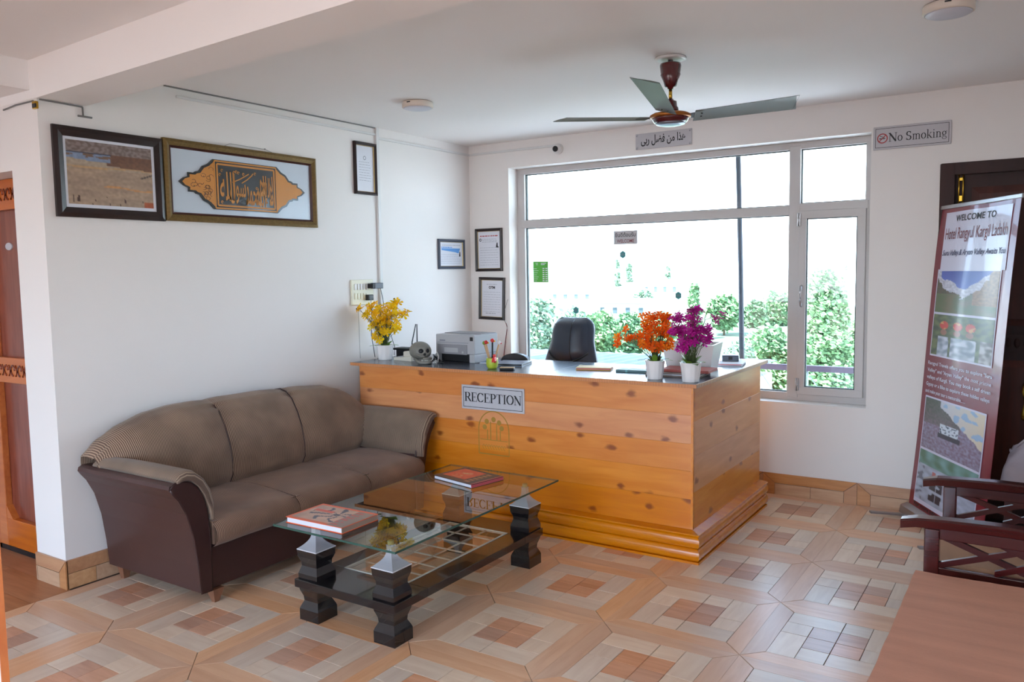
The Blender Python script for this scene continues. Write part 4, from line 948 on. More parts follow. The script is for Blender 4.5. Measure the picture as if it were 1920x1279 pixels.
build(MB().lathe([(.030, -.028), (.050, -.030), (.052, -.040), (.047, -.078), (.049, -.082), (.036, -.110), (.028, -.138), (.016, -.142), (.014, -.152)], (FX, FY, H), 28), 'canopy', M['maroonp'], fn)
build(MB().lathe([(.0085, -.150), (.0085, -.205)], (FX, FY, H), 14), 'rod', M['brass'], fn)
build(MB().lathe([(.014, -.198), (.016, -.205), (.030, -.210), (.032, -.235), (.038, -.240), (.040, -.262)], (FX, FY, H), 24), 'lower_canopy', M['maroonp'], fn)
build(MB().lathe([(.040, -.262), (.085, -.268), (.100, -.276), (.100, -.286), (.090, -.290)], (FX, FY, H), 36), 'motor_top', M['fangold'], fn)
build(MB().lathe([(.090, -.289), (.088, -.296), (.080, -.310), (.070, -.315)], (FX, FY, H), 36), 'motor', M['maroonp'], fn)
build(MB().lathe([(.072, -.314), (.070, -.319), (.045, -.325), (.012, -.327)], (FX, FY, H), 36), 'bottom_cap', mat('chrome_fan_cap', rgb(150, 158, 172), .3, metal=.8), fn)
def blade(ang):
    m = MB(); L0, L1 = .115, .60; w0, w1 = .052, .068; n = 10
    tilt = -.30
    def P(r, s, dz):
        # r along the blade, s across
        z = -.282 + (r - .09) * .10 + s * math.sin(tilt) - .10 * s * s * 6 + dz
        x = r * math.cos(ang) - s * math.cos(tilt) * math.sin(ang); y = r * math.sin(ang) + s * math.cos(tilt) * math.cos(ang)
        return (FX + x, FY + y, H + z)
    for dz in (.0012, -.0012):
        m.grid(lambda u, v: P(L0 + (L1 - L0) * u + (.03 * (v - .5) if u > .99 else 0), (v - .5) * 2 * (w0 + (w1 - w0) * u), dz), n, 6)
    b = [P(L0 + (L1 - L0) * u, s * (w0 + (w1 - w0) * u), dz) for s in (-1, 1) for u in (0, 1) for dz in (.0012, -.0012)]
    m.add(b, [(0, 1, 3, 2), (4, 5, 7, 6), (0, 1, 5, 4), (2, 3, 7, 6)])
    o = build(m, 'blade', M['blade'], fn)
    k = MB()
    k.add([P(.07, -.018, .004), P(.07, .018, .004), P(.17, .03, .004), P(.17, -.03, .004), P(.07, -.018, .000), P(.07, .018, .000), P(.17, .03, .002), P(.17, -.03, .002)], [(0, 1, 2, 3), (4, 5, 6, 7), (0, 1, 5, 4), (1, 2, 6, 5), (2, 3, 7, 6), (3, 0, 4, 7)])
    for s in (-.015, .015):
        q = Vector(P(.15, s, -.002)); k.ell(q, (.005, .005, .003), 8, 5)
    build(k, 'blade_iron', M['blackmat'], o)
for a in (28, -78, 183): blade(math.radians(a))

# ------------------------------------------------------------------ sofa
SF = thing('sofa', 'three-seat sofa in striped brown fabric and dark leatherette by the wall', 'sofa', (.4, -2.42, 0))
def interp(x, P):
    if x <= P[0][0]: return P[0][1]
    for (a, b), (c, d) in zip(P[:-1], P[1:]):
        if x <= c:
            t = (x - a) / (c - a); t = t * t * (3 - 2 * t) * .35 + t * .65; return b + (d - b) * t
    return P[-1][1]
ys0, ys1 = -3.24, -1.60
arm_out = [(-3.185, .07), (-3.24, .07), (-3.250, .20), (-3.268, .34), (-3.298, .455), (-3.335, .53), (-3.362, .565), (-3.375, .585), (-3.370, .602), (-3.350, .612), (-3.315, .612), (-3.275, .60), (-3.240, .57), (-3.210, .51), (-3.192, .43), (-3.185, .30)]
def mirror(P): return [(-4.885 - p[0], p[1]) for p in P][::-1]
for nm, prof in (('near', arm_out), ('far', mirror(arm_out))):
    m = MB(); m.prism(prof, 'X', .035, .775, smooth=False)
    a = build(m, 'armrest', M['leather'], SF)
    # front facing: slightly proud dark panel with piping round it
    cy = sum(p[0] for p in prof) / len(prof); cz = .35
    ins = [(p[0] + (cy - p[0]) * .04, p[1] + (cz - p[1]) * .01) for p in prof]
    f2 = MB(); f2.prism(ins, 'X', .775, .792)
    build(f2, 'front_panel', M['leatherdk'], a)
    pp = [(.786, p[0], p[1]) for p in prof] + [(.786, prof[0][0], prof[0][1])]
    build(MB().tube(pp, .0055, 6), 'piping', M['leatherdk'], a)
# arm pads
def armpad(path, th, x0, x1, nm):
    m = MB(); n = len(path)
    # smooth closed section from a thick path
    nrm = []
    for i in range(n):
        a = path[max(0, i - 1)]; b = path[min(n - 1, i + 1)]; d = Vector((b[0] - a[0], b[1] - a[1])).normalized(); nrm.append(Vector((-d.y, d.x)))
    def sec(x, k):
        o = [];
        for i, p in enumerate(path):
            e = math.sin(PI * min(1, max(0, (i + .6) / (n + .2)))) ** .5
            o.append((x, p[0] + nrm[i].x * th * e * k, p[1] + nrm[i].y * th * e * k))
        return o
    xs = [(x0, .25), (x0 + .015, .7), (x0 + .05, .95), ((x0 + x1) / 2, 1.05), (x1 - .04, 1.0), (x1 - .012, .85), (x1, .45)]
    V = []; F = []
    for x, k in xs:
        top = sec(x, k); bot = [(x, p[0], p[1]) for p in path][::-1]; V += top + bot
    w_ = 2 * n
    for r_ in range(len(xs) - 1):
        for i in range(w_):
            j = (i + 1) % w_; F.append((r_ * w_ + i, r_ * w_ + j, (r_ + 1) * w_ + j, (r_ + 1) * w_ + i))
    F += [tuple(range(w_)), tuple(range((len(xs) - 1) * w_, len(xs) * w_))]
    m.add(V, F, True); return build(m, nm, M['stripeX'], SF)
path = [(-3.345, .611), (-3.325, .616), (-3.300, .616), (-3.27, .606), (-3.238, .578), (-3.208, .53), (-3.188, .47), (-3.178, .405)]
armpad(path, .050, .12, .800, 'arm_pad')
pth2 = [(-1.665, .40), (-1.655, .46), (-1.632, .53), (-1.602, .58), (-1.575, .612), (-1.552, .626), (-1.530, .630)]
armpad(pth2, .055, .16, .825, 'arm_pad')
# base and legs
build(MB().box(.05, .776, -3.19, -1.665, .07, .285, .006), 'base', M['leatherdk'], SF)
for (x, y) in ((.72, -1.69), (.10, -3.20), (.10, -1.69)):
    build(MB().lathe([(.014, 0), (.026, .07)], (x, y, 0), sq=True), 'leg', M['legwood'], SF)
build(MB().lathe([(.012, 0), (.030, .068)], (.765, -3.155, 0), sq=True), 'leg', M['legwood'], SF)
# seat cushions
def seat(y0, y1):
    def fnn(u, v):
        y = y0 + (y1 - y0) * u
        e = (abs(2 * u - 1)) ** 14
        # v: from back across the top, over the rounded front, under
        if v < .55: x = .24 + (.76 - .24) * (v / .55); z = .405 + .018 * math.sin(PI * v / .55)
        else:
            a = (v - .55) / .45 * PI * .95; x = .76 + .085 * math.sin(a); z = .338 + .067 * math.cos(a)
        n_ = nz(x * 7, y * 7, 3) * .004
        return (x - .010 * e * (1 if v > .5 else 0), y, z - .006 * e + n_)
    m = MB().grid(fnn, 14, 26)
    m.box(.24, .80, y0 + .004, y1 - .004, .285, .395)
    return m
cuts = [-3.178, -2.675, -2.150, -1.672]
for a, b in zip(cuts[:-1], cuts[1:]): build(seat(a + .0015, b - .0015), 'seat_cushion', M['stripeS'], SF)
for c in cuts[1:-1]:
    pts = [(.26 + .5 * i / 8, c, .391) for i in range(9)] + [(.76 + .068 * math.sin(a_ / 8 * PI), c, .335 + .056 * math.cos(a_ / 8 * PI)) for a_ in range(1, 8)]
    build(MB().tube(pts, .003, 6), 'seam', M['leatherdk'], SF)
# back cushions
ZT = [(-3.385, .575), (-3.355, .665), (-3.29, .735), (-3.18, .795), (-3.05, .835), (-2.90, .855), (-2.60, .858), (-2.3, .853), (-2.05, .845), (-1.85, .825), (-1.70, .785), (-1.58, .715), (-1.50, .635), (-1.47, .60)]
ZB = [(-3.385, .565), (-3.30, .53), (-3.22, .45), (-3.12, .395), (-1.74, .395), (-1.62, .45), (-1.54, .54), (-1.47, .59)]
def back(y0, y1):
    def fnn(u, v):
        y = y0 + (y1 - y0) * u; zt = interp(y, ZT); zb = interp(y, ZB)
        e = 1 - abs(2 * u - 1) ** 5; h = max(0.02, (zt - zb) / .46)
        # front face rising and leaning back, rounded over the top, then down behind
        prof = [(.315, 0), (.345, .12), (.345, .30), (.325, .50), (.290, .70), (.245, .86), (.190, .96), (.130, 1.0), (.075, .985), (.045, .93), (.038, .70), (.036, .2)]
        t = v * (len(prof) - 1); i = min(int(t), len(prof) - 2); f_ = t - i
        x = prof[i][0] + (prof[i + 1][0] - prof[i][0]) * f_; q = prof[i][1] + (prof[i + 1][1] - prof[i][1]) * f_
        end = min(1.0, min((y + 3.385) / .22, (-1.47 - y) / .16)); end = max(0, end) ** .5
        x = .04 + (x - .04) * (.35 + .65 * end)
        puff = (.030 if x > .2 else .012) * (e - 1)
        return (x + puff, y, zb + (zt - zb) * q - .012 * (1 - e) * (1 if q > .9 else 0) + nz(y * 5, q * 4, 7) * .003)
    return MB().grid(fnn, 22, 44)
bc = [-3.352, -2.680, -2.160, -1.470]
for a, b in zip(bc[:-1], bc[1:]): build(back(a, b), 'back_cushion', M['stripeY'], SF)
for c in bc[1:-1]:
    prof = [(.285, .395), (.316, .45), (.316, .53), (.296, .625), (.261, .715), (.218, .788), (.168, .828), (.118, .842), (.07, .835)]
    build(MB().tube([(x, c, z) for x, z in prof], .0035, 6), 'seam', M['leatherdk'], SF)
build(MB().box(.036, .10, -3.26, -1.585, .28, .57), 'back_shell', M['leather'], SF)

# ------------------------------------------------------------------ coffee table
CT = thing('coffee_table', 'low black lacquered coffee table with glass top and latticed shelf', 'table', (1.54, -2.51, 0))
legs = [(1.320, -3.027), (1.762, -3.027), (1.764, -1.988), (1.320, -1.988)]
lowp = [(.0575, 0), (.0575, .050), (.054, .060), (.042, .085), (.044, .105), (.055, .135), (.0575, .150)]
upp = [(.056, .187), (.0575, .190), (.0575, .212), (.052, .228), (.046, .245), (.047, .262), (.057, .287), (.0590, .318)]
for (x, y) in legs:
    lg = build(MB().lathe(lowp, (x, y, 0), sq=True), 'leg', M['blackgloss'], CT)
    build(MB().lathe(upp, (x, y, 0), sq=True), 'upper_block', M['blackgloss'], lg)
    hol = build(MB().lathe([(.0600, .3182), (.0600, .3228)], (x, y, 0), sq=True), 'holder_plate', M['acrylicw'], lg)
    pr_ = [(.044 * (1 - t) ** 1.9 + .014, .3228 + .060 * t) for t in [i / 8 for i in range(9)]]
    cp = build(MB().lathe(pr_ + [(.013, .405), (.015, .412)], (x, y, 0), sq=True), 'glass_support', M['acrylic'], CT, label='clear acrylic glass support')
    build(MB().lathe([(.0135, .412), (.0135, .4285)], (x, y, 0), 16), 'rubber_cap', M['rubber'], cp)
gx0, gx1, gy0, gy1 = 1.188, 1.895, -3.150, -1.868
sx0, sx1, sy0, sy1 = 1.250, 1.832, -3.098, -1.925
ox0, ox1, oy0, oy1 = 1.352, 1.716, -2.880, -2.100
sh = build(MB().box(sx0, sx1, sy0, oy0, .150, .187, .002).box(sx0, sx1, oy1, sy1, .150, .187, .002).box(sx0, ox0, oy0, oy1, .150, .187, .002).box(ox1, sx1, oy0, oy1, .150, .187, .002), 'shelf', M['blackgloss'], CT)
for k in range(4):
    xa = ox0 + (ox1 - ox0 - .007) * k / 3
    build(MB().box(xa, xa + .007, oy0, oy1, .180, .1860), 'lattice_bar', M['gridwhite'], sh)
for k in range(8):
    ya = oy0 + (oy1 - oy0 - .007) * k / 7
    build(MB().box(ox0, ox1, ya, ya + .007, .1795, .1858), 'lattice_bar', M['gridwhite'], sh)
build(MB().box(ox0, ox0 + .01, oy0, oy1, .152, .178).box(ox0, ox1, oy0, oy0 + .01, .152, .178), 'lattice_lining', M['gridwhite'], sh)
build(MB().box(ox0 + .01, ox1, oy0 + .01, oy1, .1866, .1886), 'shelf_glass', M['shelfglass'], sh)
build(MB().box(ox0 - .006, ox1 + .006, oy0 - .006, oy0 + .004, .1868, .1892).box(ox0 - .006, ox1 + .006, oy1 - .004, oy1 + .006, .1868, .1892).box(ox0 - .006, ox0 + .004, oy0, oy1, .1868, .1892).box(ox1 - .004, ox1 + .006, oy0, oy1, .1868, .1892), 'lattice_rim', M['gridwhite'], sh)
tg = build(MB().box(gx0, gx1, gy0, gy1, .4295, .4395), 'glass_top', M['tglass'], CT)
ed = MB(); e = .0012
ed.box(gx0 - e, gx1 + e, gy0 - e, gy0, .430, .439).box(gx0 - e, gx1 + e, gy1, gy1 + e, .430, .439).box(gx0 - e, gx0, gy0, gy1, .430, .439).box(gx1, gx1 + e, gy0, gy1, .430, .439)
build(ed, 'bevelled_edge', M['tedge'], tg)

def book(name, label, cx, cy, ang, w, h, t, z, cover, spine, colfn, titlemat, title_rect):
    B = thing(name, label, 'book', (cx, cy, z), rotz=ang, local=True)
    cv = MB().box(-w / 2, w / 2, -h / 2, h / 2, 0, .0028).box(-w / 2, w / 2, -h / 2, h / 2, t - .0028, t)
    build(cv, 'cover', cover, B); build(MB().box(w / 2 - .003, w / 2, -h / 2, h / 2, .0028, t - .0028), 'spine', spine, B)
    build(MB().box(-w / 2 + .004, w / 2 - .003, -h / 2 + .004, h / 2 - .004, .0028, t - .0028), 'pages', M['paper'], B)
    WOFF[B.name] = (0, 0, 0)
    painted(None, 'cover_print', 60, 44, (-w / 2, h / 2, t + .0004), (w, 0, 0), (0, -h, 0), M['print'], B, colfn)
    return B
M['orangecover'] = mat('orange_cover', rgb(232, 96, 52), .4); M['blackcover'] = mat('black_cover', rgb(48, 40, 42), .4); M['redspine'] = mat('pinkish_red_spine', rgb(190, 84, 92), .4); M['greycover'] = mat('grey_brown_spine', rgb(150, 124, 108), .4)
def cov1(u, v):
    n_ = nz(u * 5, v * 5, 4.0); n2 = nz(u * 18, v * 18, 1)
    if v < .07 or (u < .05): return (240, 96, 50)
    c = mixc((222, 176, 150), (190, 150, 132), .5 + n_)
    r = math.hypot(u - .55, (v - .45)); a = math.atan2(v - .45, u - .55)
    if math.sin(a * 7 + n_ * 5) > .55 and r > .08 and r < .42: c = (78, 76, 92)
    if r < .06: c = (70, 66, 84)
    if .1 < u < .45 and .30 < v < .42: c = (226, 92, 70)
    if v > .93: c = (232, 110, 70)
    if u > .72:
        c = (152, 126, 112)
        if u < .86 and .12 < v < .92 and (math.sin(v * 44) > -.2): c = (196, 92, 84) if n2 > -.3 else (152, 126, 112)
    return c
def cov2(u, v):
    n_ = nz(u * 7, v * 7, 4.0)
    if u > .95: return (196, 92, 96)
    if .10 < v < .80 and .08 < u < .66:
        c = mixc((238, 104, 72), (214, 66, 50), .5 + n_)
        if .25 < u < .5 and .3 < v < .75 and n_ > .02: c = (230, 176, 130)
        return c
    if .70 < u < .82 and .12 < v < .9 and math.sin(v * 46) > -.1: return (168, 124, 84)
    return (58, 46, 46)
book('art_book', 'orange hardback book on the near corner of the glass table', 1.385, -2.988, .02, .335, .228, .027, .4396, M['orangecover'], M['greycover'], cov1, None, None)
book('art_book', 'black bordered red hardback book at the far end of the glass table', 1.482, -2.100, -.21, .300, .225, .021, .4396, M['blackcover'], M['redspine'], cov2, None, None)

# ------------------------------------------------------------------ desk items
ZD = .9372
Rh = Vector((.8372, .5466, 0)).normalized(); Fh = Vector((-.5466, .8372, 0)).normalized()
def blossom_mesh(name, m, r=.019, cup=.35, n=5):
    V = [(0, 0, 0)]; F = []
    for k in range(n):
        a = 2 * PI * k / n; d = PI / n * .92
        def p(rr, aa, z): V.append((rr * math.cos(aa), rr * math.sin(aa), z)); return len(V) - 1
        i1 = p(r * .45, a - d * .8, r * cup * .3); i2 = p(r * .9, a - d * .62, r * cup * .6); i3 = p(r * 1.05, a, r * cup * .35); i4 = p(r * .9, a + d * .62, r * cup * .6); i5 = p(r * .45, a + d * .8, r * cup * .3); i6 = p(r * .55, a, r * cup * .05)
        F += [(0, i1, i6), (0, i6, i5), (i1, i2, i6), (i2, i3, i6), (i3, i4, i6), (i4, i5, i6)]
    me = bpy.data.meshes.new(name); me.from_pydata(V, [], F); me.materials.append(m); me.update()
    for p_ in me.polygons: p_.use_smooth = True
    return me
def plant(label, x, y, ppm, px0, py0, blobs, mats, leafn, rim, bot, extra=(), seed=1, r=.0205, lspread=.07):
    rnd = random.Random(seed)
    t = thing('flower_pot', label, 'flowers', (x, y, ZD), group='artificial flowers in white pots on the desk')
    prof = [(bot, 0), (bot * 1.02, .004), (rim * .93, .06), (rim, .098), (rim * 1.02, .102), (rim * .93, .102), (rim * .86, .085)]
    build(MB().lathe(prof, (x, y, ZD), 48, flute=.05, nf=12), 'pot', M['whitegl'], t)
    build(MB().lathe([(rim * .85, .083), (rim * .85, .088)], (x, y, ZD), 20), 'soil', M['stem'], t)
    base = Vector((x, y, ZD)); pts = []
    for (bx, by, rx, ry, cnt) in blobs:
        for k in range(int(cnt * 2.0 + .5)):
            a = rnd.random() * 2 * PI; q = math.sqrt(rnd.random())
            px = bx + rx * q * math.cos(a); py = by + ry * q * math.sin(a)
            dep = (rnd.random() - .5) * 2 * min(.075, rx / ppm * 1.1 + .01)
            pts.append(base + Rh * ((px - px0) / ppm) + Fh * dep + Vector((0, 0, (py0 - py) / ppm)))
    ms = [blossom_mesh('blossom', m, r * 1.12) for m in mats]
    for p in pts:
        o = bpy.data.objects.new('blossom', ms[rnd.randrange(len(ms))]); COL.objects.link(o); o.parent = t
        o.location = p - base
        d = (p - base - Vector((0, 0, .16))).normalized() + Vector((rnd.uniform(-.6, .6), rnd.uniform(-1.0, .3), rnd.uniform(-.4, .6)))
        o.rotation_euler = d.to_track_quat('Z', 'Y').to_euler(); s = rnd.uniform(.75, 1.2); o.scale = (s, s, s)
    sm = MB()
    for k, p in enumerate(pts):
        if k % 3: continue
        b0 = base + Vector((rnd.uniform(-.02, .02), rnd.uniform(-.02, .02), .085)); mid = (b0 * .55 + p * .45) + Vector((0, 0, .03))
        sm.tube([b0, mid, p], .0013, 5)
    for path in extra: sm.tube([base + Rh * ((a - px0) / ppm) + Vector((0, 0, (py0 - b) / ppm)) for a, b in path], .0013, 5)
    build(sm, 'stems', M['stem'], t)
    for path in extra:
        a, b = path[-1]; e = base + Rh * ((a - px0) / ppm) + Vector((0, 0, (py0 - b) / ppm)); build(MB().ell(e, (.004, .004, .005), 8, 6), 'bud', M['blackmat'], t)
    for k in range(leafn):
        a = 2 * PI * k / leafn + rnd.uniform(-.3, .3); L = rnd.uniform(.06, .10); ww = rnd.uniform(.013, .021); el = rnd.uniform(.35, 1.15)
        c0 = base + Vector((math.cos(a) * .015, math.sin(a) * .015, .088)); d = Vector((math.cos(a) * math.cos(el), math.sin(a) * math.cos(el), math.sin(el))); s_ = Vector((-math.sin(a), math.cos(a), 0))
        def lf(u, v):
            w_ = ww * math.sin(PI * min(1, .08 + u * .92)) ** .8
            return (c0 + d * L * u + s_ * w_ * (v - .5) * 2 + Vector((0, 0, -.03 * u * u + .004 * abs(v - .5))))[:]
        build(MB().grid(lf, 6, 2), 'leaf', M['leafg'], t)
    return t
plant('white fluted pot of yellow artificial blossoms at the left end of the desk', .190, -1.290, 271, 719, 675,
      [(700, 594, 20, 18, 18), (722, 590, 20, 20, 18), (738, 602, 15, 18, 12), (714, 614, 22, 14, 16), (741, 620, 8, 9, 5), (698, 573, 9, 5, 4), (742, 570, 7, 5, 4), (752, 590, 8, 6, 4), (763, 586, 3, 3, 1), (675, 578, 5, 2, 2), (711, 632, 12, 6, 6), (731, 578, 10, 6, 4)],
      [M['yellowf'], M['yellowf2'], M['yellowf']], 9, .059, .047, extra=[((715, 640), (700, 600), (668, 579)), ((725, 640), (735, 590), (739, 561))], seed=3, r=.026)
plant('white fluted pot of orange artificial blossoms on the desk', 2.240, -1.405, 345, 1228, 711,
      [(1214, 600, 14, 12, 11), (1236, 594, 18, 8, 13), (1252, 600, 9, 10, 8), (1226, 616, 22, 12, 20), (1246, 628, 15, 14, 12), (1214, 640, 16, 11, 13), (1236, 650, 18, 7, 10), (1182, 632, 14, 5, 6), (1162, 632, 6, 5, 3), (1158, 645, 5, 4, 2), (1173, 617, 3, 3, 1), (1199, 632, 10, 7, 6), (1255, 646, 7, 9, 5)],
      [M['orangef'], M['orangef'], M['orangef'], M['amberf']], 10, .053, .041, extra=[((1225, 660), (1190, 625), (1165, 628), (1152, 648))], seed=5)
plant('white fluted pot of magenta artificial blossoms at the desk corner', 2.450, -1.425, 356, 1298, 716,
      [(1274, 597, 13, 11, 12), (1300, 598, 12, 15, 14), (1312, 584, 9, 6, 6), (1274, 620, 16, 11, 14), (1298, 624, 18, 11, 14), (1326, 618, 12, 11, 10), (1290, 641, 16, 10, 11), (1316, 640, 11, 8, 7), (1344, 598, 7, 6, 4), (1358, 590, 3, 3, 1), (1333, 634, 4, 7, 4), (1280, 652, 8, 5, 4), (1298, 580, 6, 4, 3)],
      [M['purplef']], 12, .055, .043, extra=[((1310, 650), (1325, 600), (1366, 590)), ((1318, 620), (1330, 580), (1335, 573)), ((1322, 600), (1330, 581), (1342, 580))], seed=9)

def dthing(name, label, cat, x, y, ang=0.0, z=ZD, group=None): return thing(name, label, cat, (x, y, z), group=group, rotz=ang, local=True)
# router
t = dthing('wifi_router', 'black router with two upright antennas behind the yellow flowers', 'router', .205, -1.075, .05)
build(MB().box(-.09, .09, -.05, .05, .05, .065, .005), 'body', M['blackmat'], t); build(MB().box(-.075, .085, -.03, .04, 0, .050, .003), 'stand', M['blackmat'], t)
for x, dx in ((.01, .035), (.055, 0)):
    build(MB().tube([(x, .045, .05), (x, .048, .10), (x + dx, .05, .23)], .006, 8, .0035), 'antenna', M['blackmat'], t)
build(MB().tube([(-.07, 0, .04), (-.17, -.03, .08), (-.2, -.03, .04), (-.13, -.02, .003)], .002, 6), 'lead', M['blackmat'], t)
# telephone
t = dthing('telephone', 'cream desk telephone beside the yellow flower pot', 'telephone', .355, -1.245, -.1)
build(MB().prism([(-.085, 0), (.085, 0), (.085, .03), (-.085, .018)], 'Y', -.05, .05), 'base', M['phone'], t)
build(MB().box(-.01, .085, -.035, .035, .026, .062, .008), 'handset', M['phone'], t)
build(MB().box(-.075, -.02, -.03, .03, .0215, .024), 'keypad', M['greyink'], t)
build(MB().box(-.08, .08, -.048, .048, -.0002, .004), 'underside', M['blackmat'], t)
t = dthing('black_stapler', 'small black upright device left of the yellow flower pot', 'device', .108, -1.235, .2)
build(MB().prism([(-.018, 0), (.018, 0), (.008, .048), (-.012, .048)], 'Y', -.02, .02), 'body', M['blackmat'], t); build(MB().box(-.02, .024, -.024, .024, -.0002, .004, .001), 'foot', M['blackmat'], t)
# skull
t = dthing('skull_ornament', 'grey resin human skull facing right on the desk', 'skull', .575, -1.365, -.10)
soc = [Vector((.62, -.66, .10)).normalized(), Vector((.98, -.05, .10)).normalized()]
def skf(d):
    k = 1.0
    for s_ in soc:
        a = d.angle(s_)
        if a < .34: k -= .42 * (math.cos(a / .34 * PI) * .5 + .5)
    a = d.angle(Vector((.86, -.42, -.28)).normalized())
    if a < .2: k -= .3 * (math.cos(a / .2 * PI) * .5 + .5)
    if d.z < -.35: k -= .18 * (-.35 - d.z)
    if d.x < 0: k += .06 * -d.x
    return k
build(MB().ell((-.005, 0, .066), (.064, .052, .052), 48, 36, skf), 'cranium', M['skull'], t)
for s_ in soc:
    c = Vector((-.005, 0, .066)) + Vector((s_.x * .064, s_.y * .052, s_.z * .052)) * .72
    build(MB().ell(c, (.0165, .0165, .015), 12, 8), 'eye_socket', M['blackmat'], t)
c = Vector((-.005, 0, .066)) + Vector((.86 * .064, -.42 * .052, -.28 * .052)) * .84
build(MB().ell(c, (.009, .009, .012), 10, 8), 'nose_hole', M['blackmat'], t)
jw = MB(); jw.tube([(-.01, -.040, .028), (.02, -.040, .010), (.055, -.030, .008), (.068, -.008, .010), (.055, .018, .008), (.02, .035, .012)], .009, 8)
build(jw, 'jaw', M['skull'], t)
ch = MB().tube([(.01, -.048, .055), (.035, -.045, .045), (.055, -.030, .042)], .006, 8).tube([(.045, -.034, .030), (.066, -.014, .030), (.060, .012, .030)], .008, 8)
build(ch, 'cheekbone', M['skull'], t)
te = MB()
for k in range(8):
    a = -1.2 + k * .28; te.box(.030 + .034 * math.cos(a) - .003, .030 + .034 * math.cos(a) + .003, -.005 + .032 * math.sin(a) - .003, -.005 + .032 * math.sin(a) + .003, .014, .026, .001)
build(te, 'teeth', M['bone'], t, kind='stuff')
t.scale = (1.22, 1.22, 1.22)
# printer
t = dthing('laser_printer', 'grey laser printer on the left part of the desk', 'printer', .742, -1.085, -.06)
pw, pd = .335, .25
build(MB().box(-pw / 2, pw / 2, -pd / 2, pd / 2, .055, .183, .006), 'body', M['printerg'], t)
build(MB().box(-pw / 2, -pw / 2 + .025, -pd / 2, pd / 2, 0, .055, .003), 'side_foot', M['printerg'], t); build(MB().box(pw / 2 - .045, pw / 2, -pd / 2, pd / 2, 0, .055, .003), 'side_foot', M['printerg'], t)
build(MB().box(-pw / 2 + .025, pw / 2 - .045, -pd / 2 + .03, pd / 2, .003, .055), 'paper_cavity', M['blackmat'], t)
build(MB().box(-pw / 2 + .02, pw / 2 - .06, -pd / 2 - .006, -pd / 2, .052, .118, .002), 'front_flap', M['printerd'], t)
build(MB().box(-pw / 2 + .08, -pw / 2 + .20, -pd / 2 - .0075, -pd / 2 - .006, .065, .095), 'flap_label', M['printerg'], t)
build(MB().box(-pw / 2 + .02, pw / 2 - .05, -pd / 2 - .001, -pd / 2, .128, .131), 'seam_line', M['greyink'], t)
build(MB().box(-pw / 2 + .035, -pw / 2 + .085, -pd / 2 - .0012, -pd / 2, .138, .146), 'badge', M['greyink'], t)
build(MB().box(pw / 2 - .035, pw / 2 - .012, -pd / 2 - .004, -pd / 2, .145, .170, .002), 'button', M['blackmat'], t)
build(MB().box(pw / 2 - .10, pw / 2 - .085, -pd / 2 - .010, -pd / 2 - .006, .062, .074, .002), 'latch', M['printerg'], t)
build(MB().box(-pw / 2 + .01, pw / 2 - .01, -pd / 2 + .08, pd / 2 - .01, .183, .187, .001), 'lid', M['printerd'], t)
t = dthing('power_cables', 'tangle of white and black leads between skull and printer', 'cable', .63, -1.30, 0)
m = MB()
for k in range(4): m.tube([(-.03 + .01 * k, -.02 + .01 * k, .004), (.0, .02 - .01 * k, .020 + .012 * k), (.03, .01 * k, .012), (.05, -.02 + .012 * k, .004), (.10, -.03, .004)], .003, 6)
build(m, 'black_leads', M['blackmat'], t)
m = MB()
for k in range(3): m.tube([(-.02, .03, .004), (-.01 + .01 * k, .02, .05 + .01 * k), (.03, .01, .045), (.045, -.02, .006)], .0022, 6)
build(m, 'white_leads', M['white'], t)
# pen cup and pens
t = dthing('pen_cup', 'lime green pen cup in front of the printer', 'cup', 1.165, -1.400, 0)
build(MB().lathe([(.026, 0), (.034, .012), (.038, .035), (.036, .060), (.037, .066), (.033, .066), (.031, .04), (.022, .01)], (0, 0, 0), 28), 'cup', M['lime'], t)
fig = MB().ell((.030, -.018, .058), (.014, .012, .022), 12, 8).ell((.030, -.020, .082), (.010, .009, .010), 12, 8).prism([(.018, .04), (.045, .05), (.040, .075), (.025, .07)], 'Y', -.035, -.018)
build(fig, 'red_bird_figure', M['redc'], t)
pens = [(-.060, .010, .15, M['tan'], M['leafg'], 'novelty pen with a green parrot head, leftmost in the cup'), (-.035, -.012, .155, M['tan'], M['redc'], 'novelty pen with a red and orange head in the cup'), (.004, .0, .165, M['blackmat'], M['redc'], 'black novelty pen with a red top in the middle of the cup'), (.046, .008, .150, M['tan'], M['white'], 'novelty pen with a white head, rightmost in the cup')]
for dx, dy, hh, ms, mh, lb in pens:
    b0 = Vector((1.165, -1.400, ZD)); d = Rh * dx + Vector((0, dy, 0))
    p = thing('novelty_pen', lb, 'pen', (b0 + d * .2 + Vector((0, 0, .02)))[:], group='novelty pens in the green cup')
    q0 = b0 + d * .15 + Vector((0, 0, .02)); q1 = b0 + d * .85 + Vector((0, 0, hh)); build(MB().tube([q0, q1], .0055, 8), 'shaft', ms, p)
    build(MB().ell(q1 + Vector((0, 0, .008)), (.013, .013, .012), 12, 8).ell(q1 + Vector((.008, -.010, .016)), (.007, .009, .006), 8, 6), 'head', mh, p)
    build(MB().ell(q1 + Rh * .012 + Vector((0, 0, .004)), (.006, .008, .005), 8, 6), 'beak', M['yellowf2'] if mh != M['white'] else M['redc'], p)
t = dthing('glasses_case', 'small black and tan case on the desk beside the pen cup', 'case', 1.285, -1.415, .38)
build(MB().box(-.045, .045, -.024, .024, 0, .014, .006), 'body', M['blackmat'], t); build(MB().box(-.043, .043, -.020, .022, .0125, .0165, .002), 'tan_top', M['tan'], t)
t = dthing('notebook', 'slate blue closed notebook behind the pen cup', 'notebook', 1.160, -1.165, .22)
